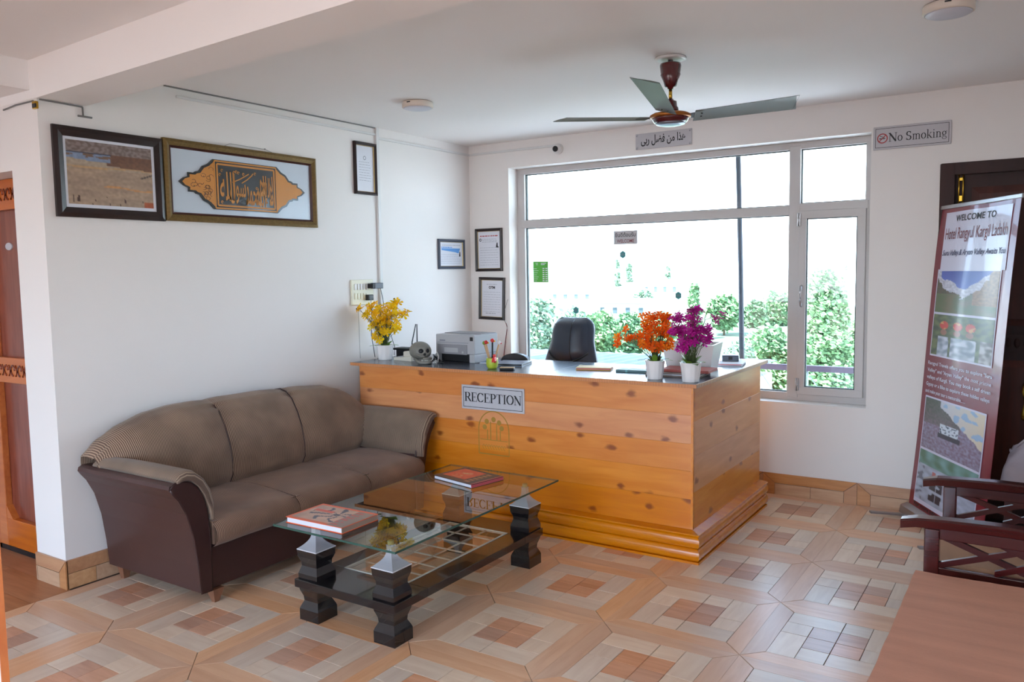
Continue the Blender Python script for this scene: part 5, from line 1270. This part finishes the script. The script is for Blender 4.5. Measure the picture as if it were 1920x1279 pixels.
build(MB().box(-.10, .10, -.10, .10, 0, .003).box(-.10, .10, -.10, .10, .013, .016), 'cover', M['laptop'], t); build(MB().box(-.096, .097, -.097, .097, .003, .013), 'pages', M['blackmat'], t)
t = dthing('loose_papers', 'pale blue papers behind the slate notebook', 'papers', .985, -1.12, .3)
build(MB().box(-.08, .03, -.06, .08, 0, .004), 'bottom_sheets', M['paper'], t); build(MB().box(-.07, .028, -.055, .075, .0041, .008), 'top_sheets', M['laptop'], t)
t = dthing('curved_desk_rest', 'dark curved rest behind the notebook near the window', 'desk item', 1.03, -.925, .1)
build(MB().prism([(-.10, 0)] + arc(0, 0, .10, .045, 180, 0, 14), 'Y', -.02, .02), 'curved_back', M['frameblk'], t); build(MB().box(-.095, .095, -.045, .03, 0, .004), 'foot', M['blackmat'], t)
t = dthing('yellow_book', 'yellow covered book lying in the middle of the desk', 'book', 1.745, -1.155, .30)
build(MB().box(-.105, .105, -.062, .062, 0, .003).box(-.105, .105, -.062, .062, .012, .015), 'cover', M['yellownote'], t); build(MB().box(-.1, .102, -.058, .058, .003, .012), 'pages', M['pinkfile'], t)
t = dthing('teal_folder', 'thin teal folder right of the yellow book', 'folder', 2.00, -1.165, .1)
build(MB().box(-.09, .10, -.05, .05, 0, .014, .002), 'folder', M['tealfile'], t); build(MB().box(-.03, -.018, -.0505, .0505, .001, .0148), 'elastic_band', mat('aqua_band', rgb(110, 170, 172), .5), t)
t = dthing('file_stack', 'grey brown files under the flower pots', 'folder', 2.325, -1.215, .08)
build(MB().box(-.19, .12, -.085, .085, 0, .009, .002), 'lower_file', M['greyfile'], t); build(MB().box(-.185, .115, -.082, .082, .009, .015, .001), 'papers', M['paper'], t); build(MB().box(-.19, .12, -.085, .085, .015, .020, .001), 'upper_file', M['greyfile'], t)
t = dthing('red_folder', 'dusty red folder on the files behind the flower pots', 'folder', 2.345, -1.165, .06, z=ZD + .0202)
build(MB().box(-.15, .13, -.08, .10, 0, .016, .003), 'folder', M['redfile'], t)
# white tapered bin
t = dthing('storage_bin', 'large pale grey tapered bin behind the magenta flowers', 'bin', 2.265, -.905, .12)
bx = MB(); w0, d0, w1, d1, hh = .125, .10, .150, .125, .155
o_ = [(-w0, -d0, 0), (w0, -d0, 0), (w0, d0, 0), (-w0, d0, 0), (-w1, -d1, hh), (w1, -d1, hh), (w1, d1, hh), (-w1, d1, hh)]
i_ = [(x * .93, y * .92, z + (.006 if z == 0 else 0)) for x, y, z in o_]
bx.add(o_ + i_, [(0, 3, 2, 1), (0, 1, 5, 4), (1, 2, 6, 5), (2, 3, 7, 6), (3, 0, 4, 7), (8, 9, 10, 11), (8, 9, 13, 12), (9, 10, 14, 13), (10, 11, 15, 14), (11, 8, 12, 15), (4, 5, 13, 12), (5, 6, 14, 13), (6, 7, 15, 14), (7, 4, 12, 15)])
build(bx, 'bin_body', M['white'], t); build(MB().box(-.02, .02, -.108, -.1, .04, .05, .002), 'slot', M['blackmat'], t)
t = dthing('card_terminal', 'small dark grey box device at the back right of the desk', 'device', 2.36, -.50, .3, z=ZD + .0142)
build(MB().box(-.05, .05, -.045, .045, 0, .038, .004), 'body', mat('slate_plastic', rgb(92, 100, 116), .4), t); build(MB().box(-.012, .012, -.047, -.045, .01, .03, .001), 'socket', M['blackmat'], t)
t = dthing('paper_stack', 'loose papers under the grey device at the right end of the desk', 'papers', 2.38, -.56, .2)
build(MB().box(-.08, .08, -.14, .12, 0, .007), 'sheets', M['paper'], t); build(MB().box(-.07, .075, -.13, .10, .007, .011), 'upper_sheets', M['pinkfile'], t); build(MB().box(-.06, .085, -.10, .13, .011, .014), 'top_sheets', M['paper'], t)

# ------------------------------------------------------------------ office chair behind the desk
t = dthing('office_chair', 'black leather high-back office chair between desk and window', 'chair', 1.12, -.47, -.05, z=0)
def cb_(u, v, s):
    # backrest: u across, v up; s side (front/back)
    z = .50 + .69 * v; wdt = .240 - .025 * v - .10 * max(0, min(1, (v - .5) / .25)) * .42 ; wdt *= math.sqrt(max(.2, 1 - .62 * (max(0, v - .84) / .16) ** 3))
    x = (u - .5) * 2 * wdt
    curve = .035 * (1 - (2 * u - 1) ** 2) + .03 * math.sin(v * PI)
    edge = (1 - abs(2 * u - 1) ** 4) * (1 - max(0, (v - .93) / .07) ** 2)
    yy = .10 + .10 * v + (-.055 * edge - .02 if s else .045 * edge) + (curve * -.3)
    return (x, yy, z)
bk = MB(); bk.grid(lambda u, v: cb_(u, v, 1), 20, 30); bk.grid(lambda u, v: cb_(u, v, 0), 20, 30)
def rim(u0):
    return lambda a, v: tuple(Vector(cb_(u0, v, 1)).lerp(Vector(cb_(u0, v, 0)), a))
bk.grid(rim(0.0), 3, 30); bk.grid(rim(1.0), 3, 30); bk.grid(lambda a, u: tuple(Vector(cb_(u, 1.0, 1)).lerp(Vector(cb_(u, 1.0, 0)), a)), 3, 20); bk.grid(lambda a, u: tuple(Vector(cb_(u, 0.0, 1)).lerp(Vector(cb_(u, 0.0, 0)), a)), 3, 20)
bkr = build(bk, 'backrest', M['blackleather'], t)
def pil(u, v):
    uu = .08 + .84 * u; vv = .64 + .34 * v - .10 * math.sin(PI * u) * (1 - v)
    p = Vector(cb_(uu, vv, 1)); e = (1 - abs(2 * u - 1) ** 4) * (1 - abs(2 * v - 1) ** 4); return (p.x, p.y - .003 - .042 * e, p.z)
build(MB().grid(pil, 20, 16), 'headrest', M['blackleather'], t)
build(MB().tube([Vector(pil(i / 20, 0)) + Vector((0, -.002, 0)) for i in range(21)], .008, 6).tube([Vector(pil(.66, i / 14)) + Vector((0, -.002, 0)) for i in range(15)], .004, 6), 'seam', M['blackmat'], t)
for k in range(1, 6):
    build(MB().tube([Vector(cb_(.12 + k * .13, .04 + i * .048, 1)) + Vector((0, -.002, 0)) for i in range(11)], .0035, 6), 'stitch_line', M['blackmat'], t)
build(MB().box(-.25, .25, -.36, .12, .42, .52, .04), 'seat', M['blackleather'], t)
for s in (-1, 1): build(MB().tube([(s * .26, .1, .46), (s * .30, .08, .60), (s * .30, -.02, .68), (s * .30, -.24, .67), (s * .27, -.26, .46)], .018, 8), 'arm', M['blackmat'], t)
build(MB().lathe([(.03, .10), (.03, .42)], (0, -.12, 0), 16), 'gas_column', M['steel'], t)
for k in range(5):
    a = 2 * PI * k / 5 + .3; lg = build(MB().tube([(0, -.12, .11), (.27 * math.cos(a), -.12 + .27 * math.sin(a), .075)], .022, 8, .014), 'base_leg', M['blackmat'], t)
    mb = MB().lathe([(.028, -.012), (.028, .012)], (0, 0, 0), 16); mb.xf(Matrix.Translation((.27 * math.cos(a), -.12 + .27 * math.sin(a), .028)) @ Matrix.Rotation(a, 4, 'Z') @ Matrix.Rotation(PI / 2, 4, 'X')); build(mb, 'castor', M['blackmat'], lg)

# ------------------------------------------------------------------ roll-up banner
BW_, BH_ = .825, 1.86
bn = thing('rollup_banner', 'tall maroon and white roll-up banner leaning beside the dark door', 'banner', (3.335, -.075, 0.012), rot=(Matrix.Rotation(-1.03, 4, 'Z') @ Matrix.Rotation(-.083, 4, 'X')).to_euler(), local=True)
# local: x to the right along the banner, y into the wall, z up
def wave(x, z): return .004 * math.sin(x * 14) * (z / BH_) + .006 * math.sin(z * 3.1)
m = MB(); m.grid(lambda u, v: (u * BW_, wave(u * BW_, v * BH_), .04 + v * (BH_ - .04)), 24, 40); m.grid(lambda u, v: (u * BW_, wave(u * BW_, v * BH_) + .002, .04 + v * (BH_ - .04)), 24, 40)
build(m, 'sheet', M['bannerred'], bn)
build(MB().box(-.012, BW_ + .012, -.012, .010, BH_ - .012, BH_ + .010, .003), 'top_rail', M['steel'], bn)
build(MB().prism([(-.045, 0), (.045, 0), (.040, .045), (0, .065), (-.040, .045)], 'X', -.02, BW_ + .02), 'base_case', M['steel'], bn)
for x in (.03, BW_ - .15): build(MB().box(x - .015, x + .015, -.24, .06, -.010, .002, .001), 'foot', M['steel'], bn)
build(MB().tube([(BW_ / 2, .03, .04), (BW_ / 2, .03, BH_ - .01)], .008, 8), 'support_pole', M['steel'], bn)
def on_banner(name, x0, x1, z0, z1, m, d=.0025, nu=12, nv=10, lb=None):
    mb = MB().grid(lambda u, v: (x0 + (x1 - x0) * u, wave(x0 + (x1 - x0) * u, z0 + (z1 - z0) * v) - d, z0 + (z1 - z0) * v), nu, nv)
    return build(mb, name, m, bn, label=lb)
on_banner('white_heading_area', .075, .765, 1.49, BH_ - .035, M['bannerwhite'], lb='white heading area of the banner')
on_banner('picture_border', .055, .735, .985, 1.495, M['bannerwhite'], .0024)
on_banner('picture_border', .055, .735, .10, .745, M['bannerwhite'], .0024)
def btext(body, x0, z0, w_, h_, m, nm, bold=0.0, shear=0.0):
    mb = MB(); text(mb, body, (x0, 0, z0), X_, Z_, w=w_, h=h_, bold=bold, shear=shear)
    mb.v = [(v[0], wave(v[0], v[2]) - .0045, v[2]) for v in mb.v]; return build(mb, nm, m, bn)
btext('WELCOME TO', .20, 1.768, .41, .036, M['ink'], 'heading_text', .012)
btext('Hotel Rangyul Kargil Ladakh', .095, 1.648, .65, .085, M['maroonink'], 'hotel_name_text')
btext('Suru Valley & Aryan Valley Awaits You', .085, 1.565, .665, .042, M['blueink'], 'tagline_text', .012, .3)
T4 = ['Rangyul Travels offers you to explore "Suru', 'Valley" and "Aryan Valley" the most pristine', 'valleys of Kargil. You may book a self driven', 'Gypsy or a Bike to explore these hidden valleys', 'and make your tour a memorable.......']
for k, s in enumerate(T4): btext(s, .05, .925 - k * .042, .70 if k < 4 else .46, .028, M['bannerwhite'], 'paragraph_text', .015)
btext('For more information', .07, .075, .42, .026, M['ink'], 'contact_text', .02)
btext('Website', .28, .045, .14, .020, M['ink'], 'contact_text', .02)
def bpic(name, x0, x1, z0, z1, fn_, nu=80, nv=56):
    o = painted(None, name, nu, nv, (x0, 0, z1), (x1 - x0, 0, 0), (0, 0, z0 - z1), M['print'], bn, fn_)
    for v in o.data.vertices: v.co.y = wave(v.co.x, v.co.z) - .0035
    return o
def pic_a(u, v):
    n_ = nz(u * 6, v * 6, 1); n2 = nz(u * 22, v * 22, 2)
    ridge = .30 + .20 * max(0, 1 - abs(u - .47) / .3) - .1 * n_ - (.25 if u < .12 else 0) * (1 - u / .12) - max(0, (u - .62)) * .9
    snow = ridge + .12 + .05 * n2
    if v < ridge * .8 and .05 < u: return mixc((60, 84, 170), (90, 110, 196), v * 2)
    if v < snow and u < .85: return mixc((214, 214, 226), (170, 170, 184), .5 + n2)
    if u > .62 and v < .78: return mixc((158, 122, 84), (120, 90, 60), .5 + n2)
    if v < .55: return mixc((96, 78, 62), (74, 76, 54), .5 + n2)
    return mixc((88, 104, 66), (110, 104, 76), .5 + n_)
def pic_b(u, v):
    n_ = nz(u * 10, v * 10, 3); c = mixc((58, 74, 52), (104, 116, 74), .5 + n_ * 1.4)
    for k, cx in enumerate((.20, .44, .64)):
        if abs(u - cx) < .10 - .05 * max(0, .6 - v) and v > .52: c = mixc((196, 202, 214), (120, 134, 150), .5 + n_ * 1.5)
        if math.hypot((u - cx) * 1.2, v - .42) < .07: c = (150, 104, 84)
        if math.hypot((u - cx) * 1.3, v - .25) < .10: c = (198, 62, 48) if n_ > -.2 else (206, 150, 90)
    if u > .8 and v > .5: c = mixc((70, 60, 60), (180, 176, 180), .5 + n_ * 2)
    return c
def pic_c(u, v):
    n_ = nz(u * 8, v * 8, 5); n2 = nz(u * 26, v * 26, 2); edge_ = .05 + u * .75
    if v < edge_ - .15 + .04 * n_ and u > .28: return mixc((190, 200, 226), (212, 196, 170), u) if n_ < .25 else (150, 178, 206)
    if v < .5 and u < .65: c = mixc((74, 84, 70), (124, 106, 116), v * 1.6 + n2 * .5)
    else: c = mixc((150, 146, 172), (120, 96, 112), .5 + n2)
    if .3 < u < .62 and .42 < v < .60: c = (206, 214, 222) if n2 > -.2 else (60, 74, 92)
    if .28 < u < .66 and .60 < v < .68: c = (52, 50, 60)
    return c
def pic_d(u, v):
    n_ = nz(u * 8, v * 8, 9); n2 = nz(u * 9, v * 13, 2)
    if v < .28: return mixc((84, 118, 92), (120, 160, 160), .5 + n_)
    c = mixc((176, 186, 204), (146, 150, 168), .5 + n2)
    for cx in (.30, .42, .58):
        if abs(u - cx) < .05 and .45 < v < .92 and n2 > -.15: c = (44, 42, 54)
        if abs(u - cx) < .03 and .34 < v < .46: c = (170, 90, 84)
    if u < .12 and n2 > .1: c = (110, 110, 124)
    return c
bpic('valley_photo', .065, .725, 1.245, 1.485, pic_a)
bpic('people_photo', .065, .725, .995, 1.232, pic_b)
bpic('car_photo', .065, .725, .435, .735, pic_c)
bpic('bikers_photo', .065, .725, .125, .422, pic_d)

# ------------------------------------------------------------------ right foreground: armchair, draped table, bag
ac = thing('wooden_armchair', 'dark mahogany armchair with lattice sides at the right edge', 'chair', (3.9, -1.87, 0))
def armside(yc):
    a = MB(); n = 12; w_ = .036
    xs = [3.575 + (4.22 - 3.575) * i / n for i in range(n + 1)]
    def zt(x): return .600 + .012 * math.sin((x - 3.575) / .645 * PI) - .010 * max(0, (3.62 - x) / .045) ** 2
    V = []; F = []
    for x in xs:
        ww = w_ * (0.75 if x < 3.58 else 1)
        V += [(x, yc - ww, zt(x) - .006), (x, yc - ww * .7, zt(x)), (x, yc + ww * .7, zt(x)), (x, yc + ww, zt(x) - .006), (x, yc + ww * .8, zt(x) - .034), (x, yc - ww * .8, zt(x) - .034)]
    for k in range(n):
        for i in range(6): j = (i + 1) % 6; F.append((k * 6 + i, k * 6 + j, (k + 1) * 6 + j, (k + 1) * 6 + i))
    F += [tuple(range(6)), tuple(range(n * 6, n * 6 + 6))]
    a.add(V, F, False); ar_ = build(a, 'armrest', M['mahogany'], ac)
    rl = MB().box(3.655, 4.18, yc - .012, yc + .012, .530, .572, .003); build(rl, 'arm_rail', M['mahogany'], ac)
    build(MB().box(3.655, 4.18, yc - .012, yc + .012, .395, .425, .003), 'lower_rail', M['mahogany'], ac)
    for (x0, x1) in ((3.70, 4.02), (3.88, 4.16)):
        for s in (0, 1):
            za, zb = (.42, .535) if s == 0 else (.535, .42)
            build(MB().add([(x0, yc - .009 + s * .001, za), (x1, yc - .009 + s * .001, zb), (x1, yc - .009 + s * .001, zb + .022), (x0, yc - .009 + s * .001, za + .022), (x0, yc + .009 + s * .001, za), (x1, yc + .009 + s * .001, zb), (x1, yc + .009 + s * .001, zb + .022), (x0, yc + .009 + s * .001, za + .022)],
                  [(0, 1, 2, 3), (4, 7, 6, 5), (0, 4, 5, 1), (3, 2, 6, 7), (1, 5, 6, 2), (0, 3, 7, 4)]), 'lattice_slat', M['mahogany'], ac)
    build(MB().box(3.655, 3.705, yc - .024, yc + .024, 0, .568, .004), 'front_leg', M['mahogany'], ac)
    build(MB().box(4.16, 4.205, yc - .022, yc + .022, 0, .96, .004), 'back_leg', M['mahogany'], ac)
armside(-2.215); armside(-1.545)
build(MB().box(3.66, 4.18, -2.19, -1.57, .34, .395, .004), 'seat_frame', M['mahogany'], ac)
build(MB().box(3.665, 4.16, -2.18, -1.58, .3955, .430, .014), 'seat_cushion', M['cushtan'], ac)
build(MB().box(4.165, 4.20, -2.19, -1.57, .90, .96, .004).box(4.165, 4.20, -2.19, -1.57, .55, .60, .004), 'back_rail', M['mahogany'], ac)
for k in range(5): build(MB().box(4.172, 4.192, -2.12 + k * .12, -2.08 + k * .12, .60, .90, .002), 'back_slat', M['mahogany'], ac)

tb = thing('draped_table', 'low table covered with a rust woven cloth in the right foreground', 'table', (4.1, -3.3, 0))
tx0, tx1, ty0, ty1 = 3.645, 4.55, -4.15, -2.375
def cl(u, v):
    # top sheet plus hanging skirt, wavy hem
    ex = .05; x = tx0 + (tx1 - tx0) * u; y = ty0 + (ty1 - ty0) * v
    return (x + .006 * nz(y * 5, 1.0), y + .006 * nz(x * 5, 2.0), .452 + .0025 * nz(x * 6, y * 6, 4) + .002 * nz(x * 20, y * 20, 4))
build(MB().grid(cl, 40, 60), 'cloth_top', M['cloth'], tb)
sk = MB()
def side(pa, pb, out, n=40):
    def f_(u, v):
        p = Vector(pa).lerp(Vector(pb), u); q = Vector(cl((p.x - tx0) / (tx1 - tx0), (p.y - ty0) / (ty1 - ty0)))
        o_ = Vector(out) * (.006 * math.sin(v * PI / 2) + .010 * v * (1 + math.sin(u * 37)) * .5); return (q + o_ + Vector((0, 0, -.22 * v)))[:]
    sk.grid(f_, n, 6)
side((tx0, ty0, 0), (tx0, ty1, 0), (-1, 0, 0)); side((tx1, ty0, 0), (tx1, ty1, 0), (1, 0, 0)); side((tx0, ty0, 0), (tx1, ty0, 0), (0, -1, 0)); side((tx0, ty1, 0), (tx1, ty1, 0), (0, 1, 0))
build(sk, 'cloth_skirt', M['cloth'], tb)
build(MB().box(tx0 + .01, tx1 - .01, ty0 + .01, ty1 - .01, .415, .446), 'tabletop', M['mahogany'], tb)
for x in (tx0 + .05, tx1 - .10):
    for y in (ty0 + .05, ty1 - .10): build(MB().box(x, x + .05, y, y + .05, 0, .415, .004), 'leg', M['mahogany'], tb)

# grey bag on a stool behind the chair
st_ = thing('side_stool', 'small dark wooden stool by the dark door, half hidden by the armchair', 'stool', (4.05, -.62, 0))
build(MB().box(3.84, 4.26, -.80, -.45, .345, .375, .004), 'seat', M['mahogany'], st_)
for x in (3.86, 4.21):
    for y in (-.78, -.50): build(MB().box(x, x + .03, y, y + .03, 0, .345, .003), 'leg', M['mahogany'], st_)
bg_ = thing('cloth_bag', 'slumped grey cloth bag behind the armchair at the right edge', 'bag', (4.02, -.62, .376))
def bagf(u, v):
    a = 2 * PI * u; k = abs(math.cos(a)) ** .5; k2 = abs(math.sin(a)) ** .5
    rx = .19 * (1 - .15 * v) ; ry = .12 * (1 - .55 * v)
    x = 4.02 + rx * math.copysign(k, math.cos(a)) + .03 * v * v; y = -.62 + ry * math.copysign(k2, math.sin(a))
    z = .376 + v * (.25 + .035 * math.cos(a + .5)) + .008 * nz(u * 9, v * 7, 2)
    d = .012 * nz(u * 8, v * 6, 1)
    return (x + d, y + d, z)
build(MB().grid(bagf, 48, 16), 'bag_body', M['bag'], bg_)
build(MB().prism([(4.02 + .15 * math.cos(t * PI / 10), -.62 + .05 * math.sin(t * PI / 10)) for t in range(20)], 'Z', .56, .575), 'bag_filling', M['bag'], bg_)
build(MB().tube([(3.90, -.69, .60), (3.95, -.72, .66), (4.05, -.72, .67), (4.12, -.69, .62)], .006, 6), 'bag_handle', M['bag'], bg_)

# ------------------------------------------------------------------ outdoors
def gz(x, y):
    if y < 14: b = -3.6
    elif y < 70: b = -3.6 + (y - 14) * .045
    else: b = -1.08 + (y - 70) * .16 + max(0, y - 140) * .30
    return b + .5 * nz(x * .04, y * .04, 2) * max(0, min(1, (y - 10) / 40)) + 6 * nz(x * .012, y * .012, 6) * max(0, min(1, (y - 90) / 80))
gm = MB(); gm.grid(lambda u, v: (-260 + 420 * u, -70 + 420 * v, gz(-260 + 420 * u, -70 + 420 * v)), 90, 90)
g_ = struct(gm, 'valley_ground', M['sand'])
md = MB(); md.grid(lambda u, v: (-60 + 90 * u, 13 + 44 * v + 2.5 * math.sin(u * 23) * v, gz(-60 + 90 * u, 13 + 44 * v + 2.5 * math.sin(u * 23) * v) + .25), 60, 30)
struct(md, 'meadow', M['meadow'])
def foliage(c, rx, rz, n, leaf, seed, shape='round'):
    rnd = random.Random(seed); V = []; F = []
    clumps = []
    for k in range(max(5, int(n / 60))):
        a = rnd.random() * 2 * PI; h = rnd.random() * 2 - 1
        if shape == 'cone': rr = rx * (1 - (h + 1) / 2 * .85) * rnd.random() ** .5
        else: rr = rx * math.sqrt(max(0, 1 - h * h)) * rnd.random() ** .4
        clumps.append(Vector((rr * math.cos(a), rr * math.sin(a), h * rz * .92)))
    for k in range(n):
        p = clumps[rnd.randrange(len(clumps))] + Vector((rnd.gauss(0, 1), rnd.gauss(0, 1), rnd.gauss(0, 1))) * rx * .16
        d = Vector((rnd.gauss(0, 1), rnd.gauss(0, 1), rnd.gauss(0, 1))).normalized(); s = d.cross(Vector((.3, .5, .8))).normalized(); t_ = d.cross(s)
        l = leaf * rnd.uniform(.6, 1.3); q = Vector(c) + p; o = len(V)
        V += [(q - s * l)[:], (q - t_ * l * .6)[:], (q + s * l)[:], (q + t_ * l * .6)[:]]; F.append((o, o + 1, o + 2, o + 3))
    m = MB(); m.add(V, F); return m
def tree(name, label, cat, x, y, ztop, zbot, rx, n, leaf, m, seed, shape='round', group=None):
    zg = gz(x, y); t = thing(name, label, cat, (x, y, zg), group=group)
    build(foliage((x, y, (ztop + zbot) / 2), rx, (ztop - zbot) / 2, n, leaf, seed, shape), 'foliage', M[m], t)
    build(MB().tube([(x, y, zg - .1), (x, y, (zg + ztop) / 2), (x, y, ztop - (ztop - zbot) * .35)], rx * .09, 6, rx * .03), 'trunk', M['bark'], t)
def ray_at(px, py, D):
    d = F_ + R_ * ((px - 960) / 1526.37) + U_ * ((639.5 - py) / 1526.37); t_ = D / math.hypot(d.x, d.y); return CAM + d * t_
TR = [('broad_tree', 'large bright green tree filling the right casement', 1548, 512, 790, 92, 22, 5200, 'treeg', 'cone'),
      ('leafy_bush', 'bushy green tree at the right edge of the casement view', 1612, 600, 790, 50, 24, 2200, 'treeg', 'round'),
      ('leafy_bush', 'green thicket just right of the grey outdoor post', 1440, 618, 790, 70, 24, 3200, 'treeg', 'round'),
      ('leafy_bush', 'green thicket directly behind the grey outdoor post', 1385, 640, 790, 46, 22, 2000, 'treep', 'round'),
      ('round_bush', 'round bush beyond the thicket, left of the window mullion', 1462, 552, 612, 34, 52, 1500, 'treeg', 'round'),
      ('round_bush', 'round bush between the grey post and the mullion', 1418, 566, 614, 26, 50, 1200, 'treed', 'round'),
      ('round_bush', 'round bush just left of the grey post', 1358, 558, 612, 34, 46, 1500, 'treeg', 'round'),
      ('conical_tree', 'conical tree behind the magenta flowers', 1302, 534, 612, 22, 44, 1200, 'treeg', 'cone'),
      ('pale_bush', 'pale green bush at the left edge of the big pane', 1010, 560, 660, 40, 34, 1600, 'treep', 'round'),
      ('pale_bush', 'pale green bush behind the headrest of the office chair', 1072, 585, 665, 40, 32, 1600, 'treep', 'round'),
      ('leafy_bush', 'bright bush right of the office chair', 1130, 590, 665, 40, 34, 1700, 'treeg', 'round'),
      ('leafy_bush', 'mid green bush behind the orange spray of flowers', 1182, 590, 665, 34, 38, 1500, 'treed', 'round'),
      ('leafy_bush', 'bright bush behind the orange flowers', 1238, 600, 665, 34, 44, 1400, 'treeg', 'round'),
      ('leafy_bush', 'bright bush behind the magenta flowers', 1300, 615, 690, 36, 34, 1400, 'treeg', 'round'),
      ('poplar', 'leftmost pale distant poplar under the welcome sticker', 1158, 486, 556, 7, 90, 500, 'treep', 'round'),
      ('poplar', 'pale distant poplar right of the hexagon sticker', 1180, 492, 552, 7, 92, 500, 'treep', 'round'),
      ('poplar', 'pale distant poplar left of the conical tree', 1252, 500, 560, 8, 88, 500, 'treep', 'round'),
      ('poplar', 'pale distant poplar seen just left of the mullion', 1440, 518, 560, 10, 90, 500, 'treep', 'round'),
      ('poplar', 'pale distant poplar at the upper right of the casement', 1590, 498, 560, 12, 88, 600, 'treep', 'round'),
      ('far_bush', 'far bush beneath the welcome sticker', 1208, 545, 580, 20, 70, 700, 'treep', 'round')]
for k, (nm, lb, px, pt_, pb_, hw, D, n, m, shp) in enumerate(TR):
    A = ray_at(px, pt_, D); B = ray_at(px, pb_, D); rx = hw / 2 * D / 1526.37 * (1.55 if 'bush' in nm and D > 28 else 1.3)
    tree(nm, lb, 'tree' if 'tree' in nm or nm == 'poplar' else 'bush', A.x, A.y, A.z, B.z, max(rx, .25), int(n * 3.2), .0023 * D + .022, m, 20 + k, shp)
def house(px, py, D, w_, h_, lb, roof):
    A = ray_at(px, py, D); zg = min(gz(A.x, A.y), A.z - h_)
    t = thing('house', lb, 'house', (A.x, A.y, zg))
    build(MB().box(A.x - w_ / 2, A.x + w_ / 2, A.y, A.y + w_ * .6, zg, A.z), 'wall', M['housew'], t)
    build(MB().prism([(A.x - w_ * .55, A.z), (A.x + w_ * .55, A.z), (A.x + w_ * .5, A.z + h_ * .22), (A.x - w_ * .5, A.z + h_ * .22)], 'Y', A.y - .3, A.y + w_ * .65), 'roof', roof, t)
    nW = 4
    for k in range(nW):
        xx = A.x - w_ * .4 + k * w_ * .8 / (nW - 1); build(MB().box(xx - w_ * .04, xx + w_ * .04, A.y - .05, A.y, A.z - h_ * .65, A.z - h_ * .3), 'window', M['housewin'], t)
house(1238, 530, 80, 3.6, 1.4, 'far pale house with a teal roof left of the magenta flowers', M['housero'])
house(1165, 568, 62, 4.0, 1.2, 'far low white house above the orange spray of flowers', M['housew'])
house(1070, 545, 78, 4.4, 1.2, 'far low white house above the office chair', M['housew'])
house(1545, 330, 230, 8, 4.0, 'tiny pale house high on the hillside in the upper right pane', M['housero'])
struct(MB().box(-14, 20, -34, -9.2, -.5, -.12), 'rear_bounce_slab', mat('warm_bounce_brown', rgb(112, 92, 80), 0.9, var=0.1, scale=1.0))  # unseen ground slab, added to dim and warm the bounce through the rear opening
# balcony: post, handrail, balusters, deck and pale sheet roof
dk = struct(MB().box(-1.0, 5.6, .2, 1.62, -.15, -.02), 'balcony_deck', M['housew'])
t = thing('balcony_post', 'tall dark grey steel post outside the big pane', 'post', (1.79, 1.5, -.02))
build(MB().tube([(1.822, 1.5, -.02), (1.79, 1.5, 1.5), (1.752, 1.5, 2.72)], .022, 12), 'shaft', M['postgrey'], t)
build(MB().lathe([(.05, 0), (.05, .012), (.03, .02)], (1.822, 1.5, -.02), 16), 'base_flange', M['postgrey'], t)
build(MB().box(1.70, 1.80, 1.45, 1.55, 2.70, 2.73, .003), 'cap', M['postgrey'], t)
rt = thing('balcony_railing', 'purple brown handrail with thin balusters outside the window', 'railing', (3.2, 1.5, -.02))
build(MB().box(1.84, 5.4, 1.48, 1.52, .662, .712, .006), 'handrail', M['rail'], rt)
build(MB().box(1.84, 5.4, 1.49, 1.51, .10, .125, .003), 'lower_rail', M['rail'], rt)
for k in range(9): build(MB().tube([(1.96 + k * .40, 1.5, -.02), (1.96 + k * .40, 1.5, .665)], .008, 6), 'baluster', M['railthin'], rt)
for k in range(8): build(MB().tube([(1.98 + k * .40, 1.5, .62), (2.30 + k * .40, 1.5, .16)], .005, 5), 'brace', M['railthin'], rt)
t = thing('sheet_roof', 'pale blue sheet metal roof below the window behind the desk', 'roof', (.3, 2.6, -3.6))
rf_ = MB()
for k in range(24):
    x = -2.4 + k * .17; rf_.add([(x, 1.75, .59), (x + .085, 1.75, .60), (x + .17, 1.75, .59), (x, 3.1, .562), (x + .085, 3.1, .572), (x + .17, 3.1, .562)], [(0, 1, 4, 3), (1, 2, 5, 4)])
build(rf_, 'corrugated_sheet', M['roofblue'], t)
build(MB().box(-2.38, 1.64, 1.78, 3.05, -3.6, .44), 'walls', M['housew'], t)
# eaves above the balcony
struct(MB().box(-1.5, 6.0, .2, 1.9, 2.74, 2.86), 'balcony_roof', M['housew'])
struct(MB().box(-3, 6.0, -10.6, -9.15, 2.75, 2.87), 'rear_sun_blocker', M['housew'])  # unseen slab, added to keep the sun out of the rear opening
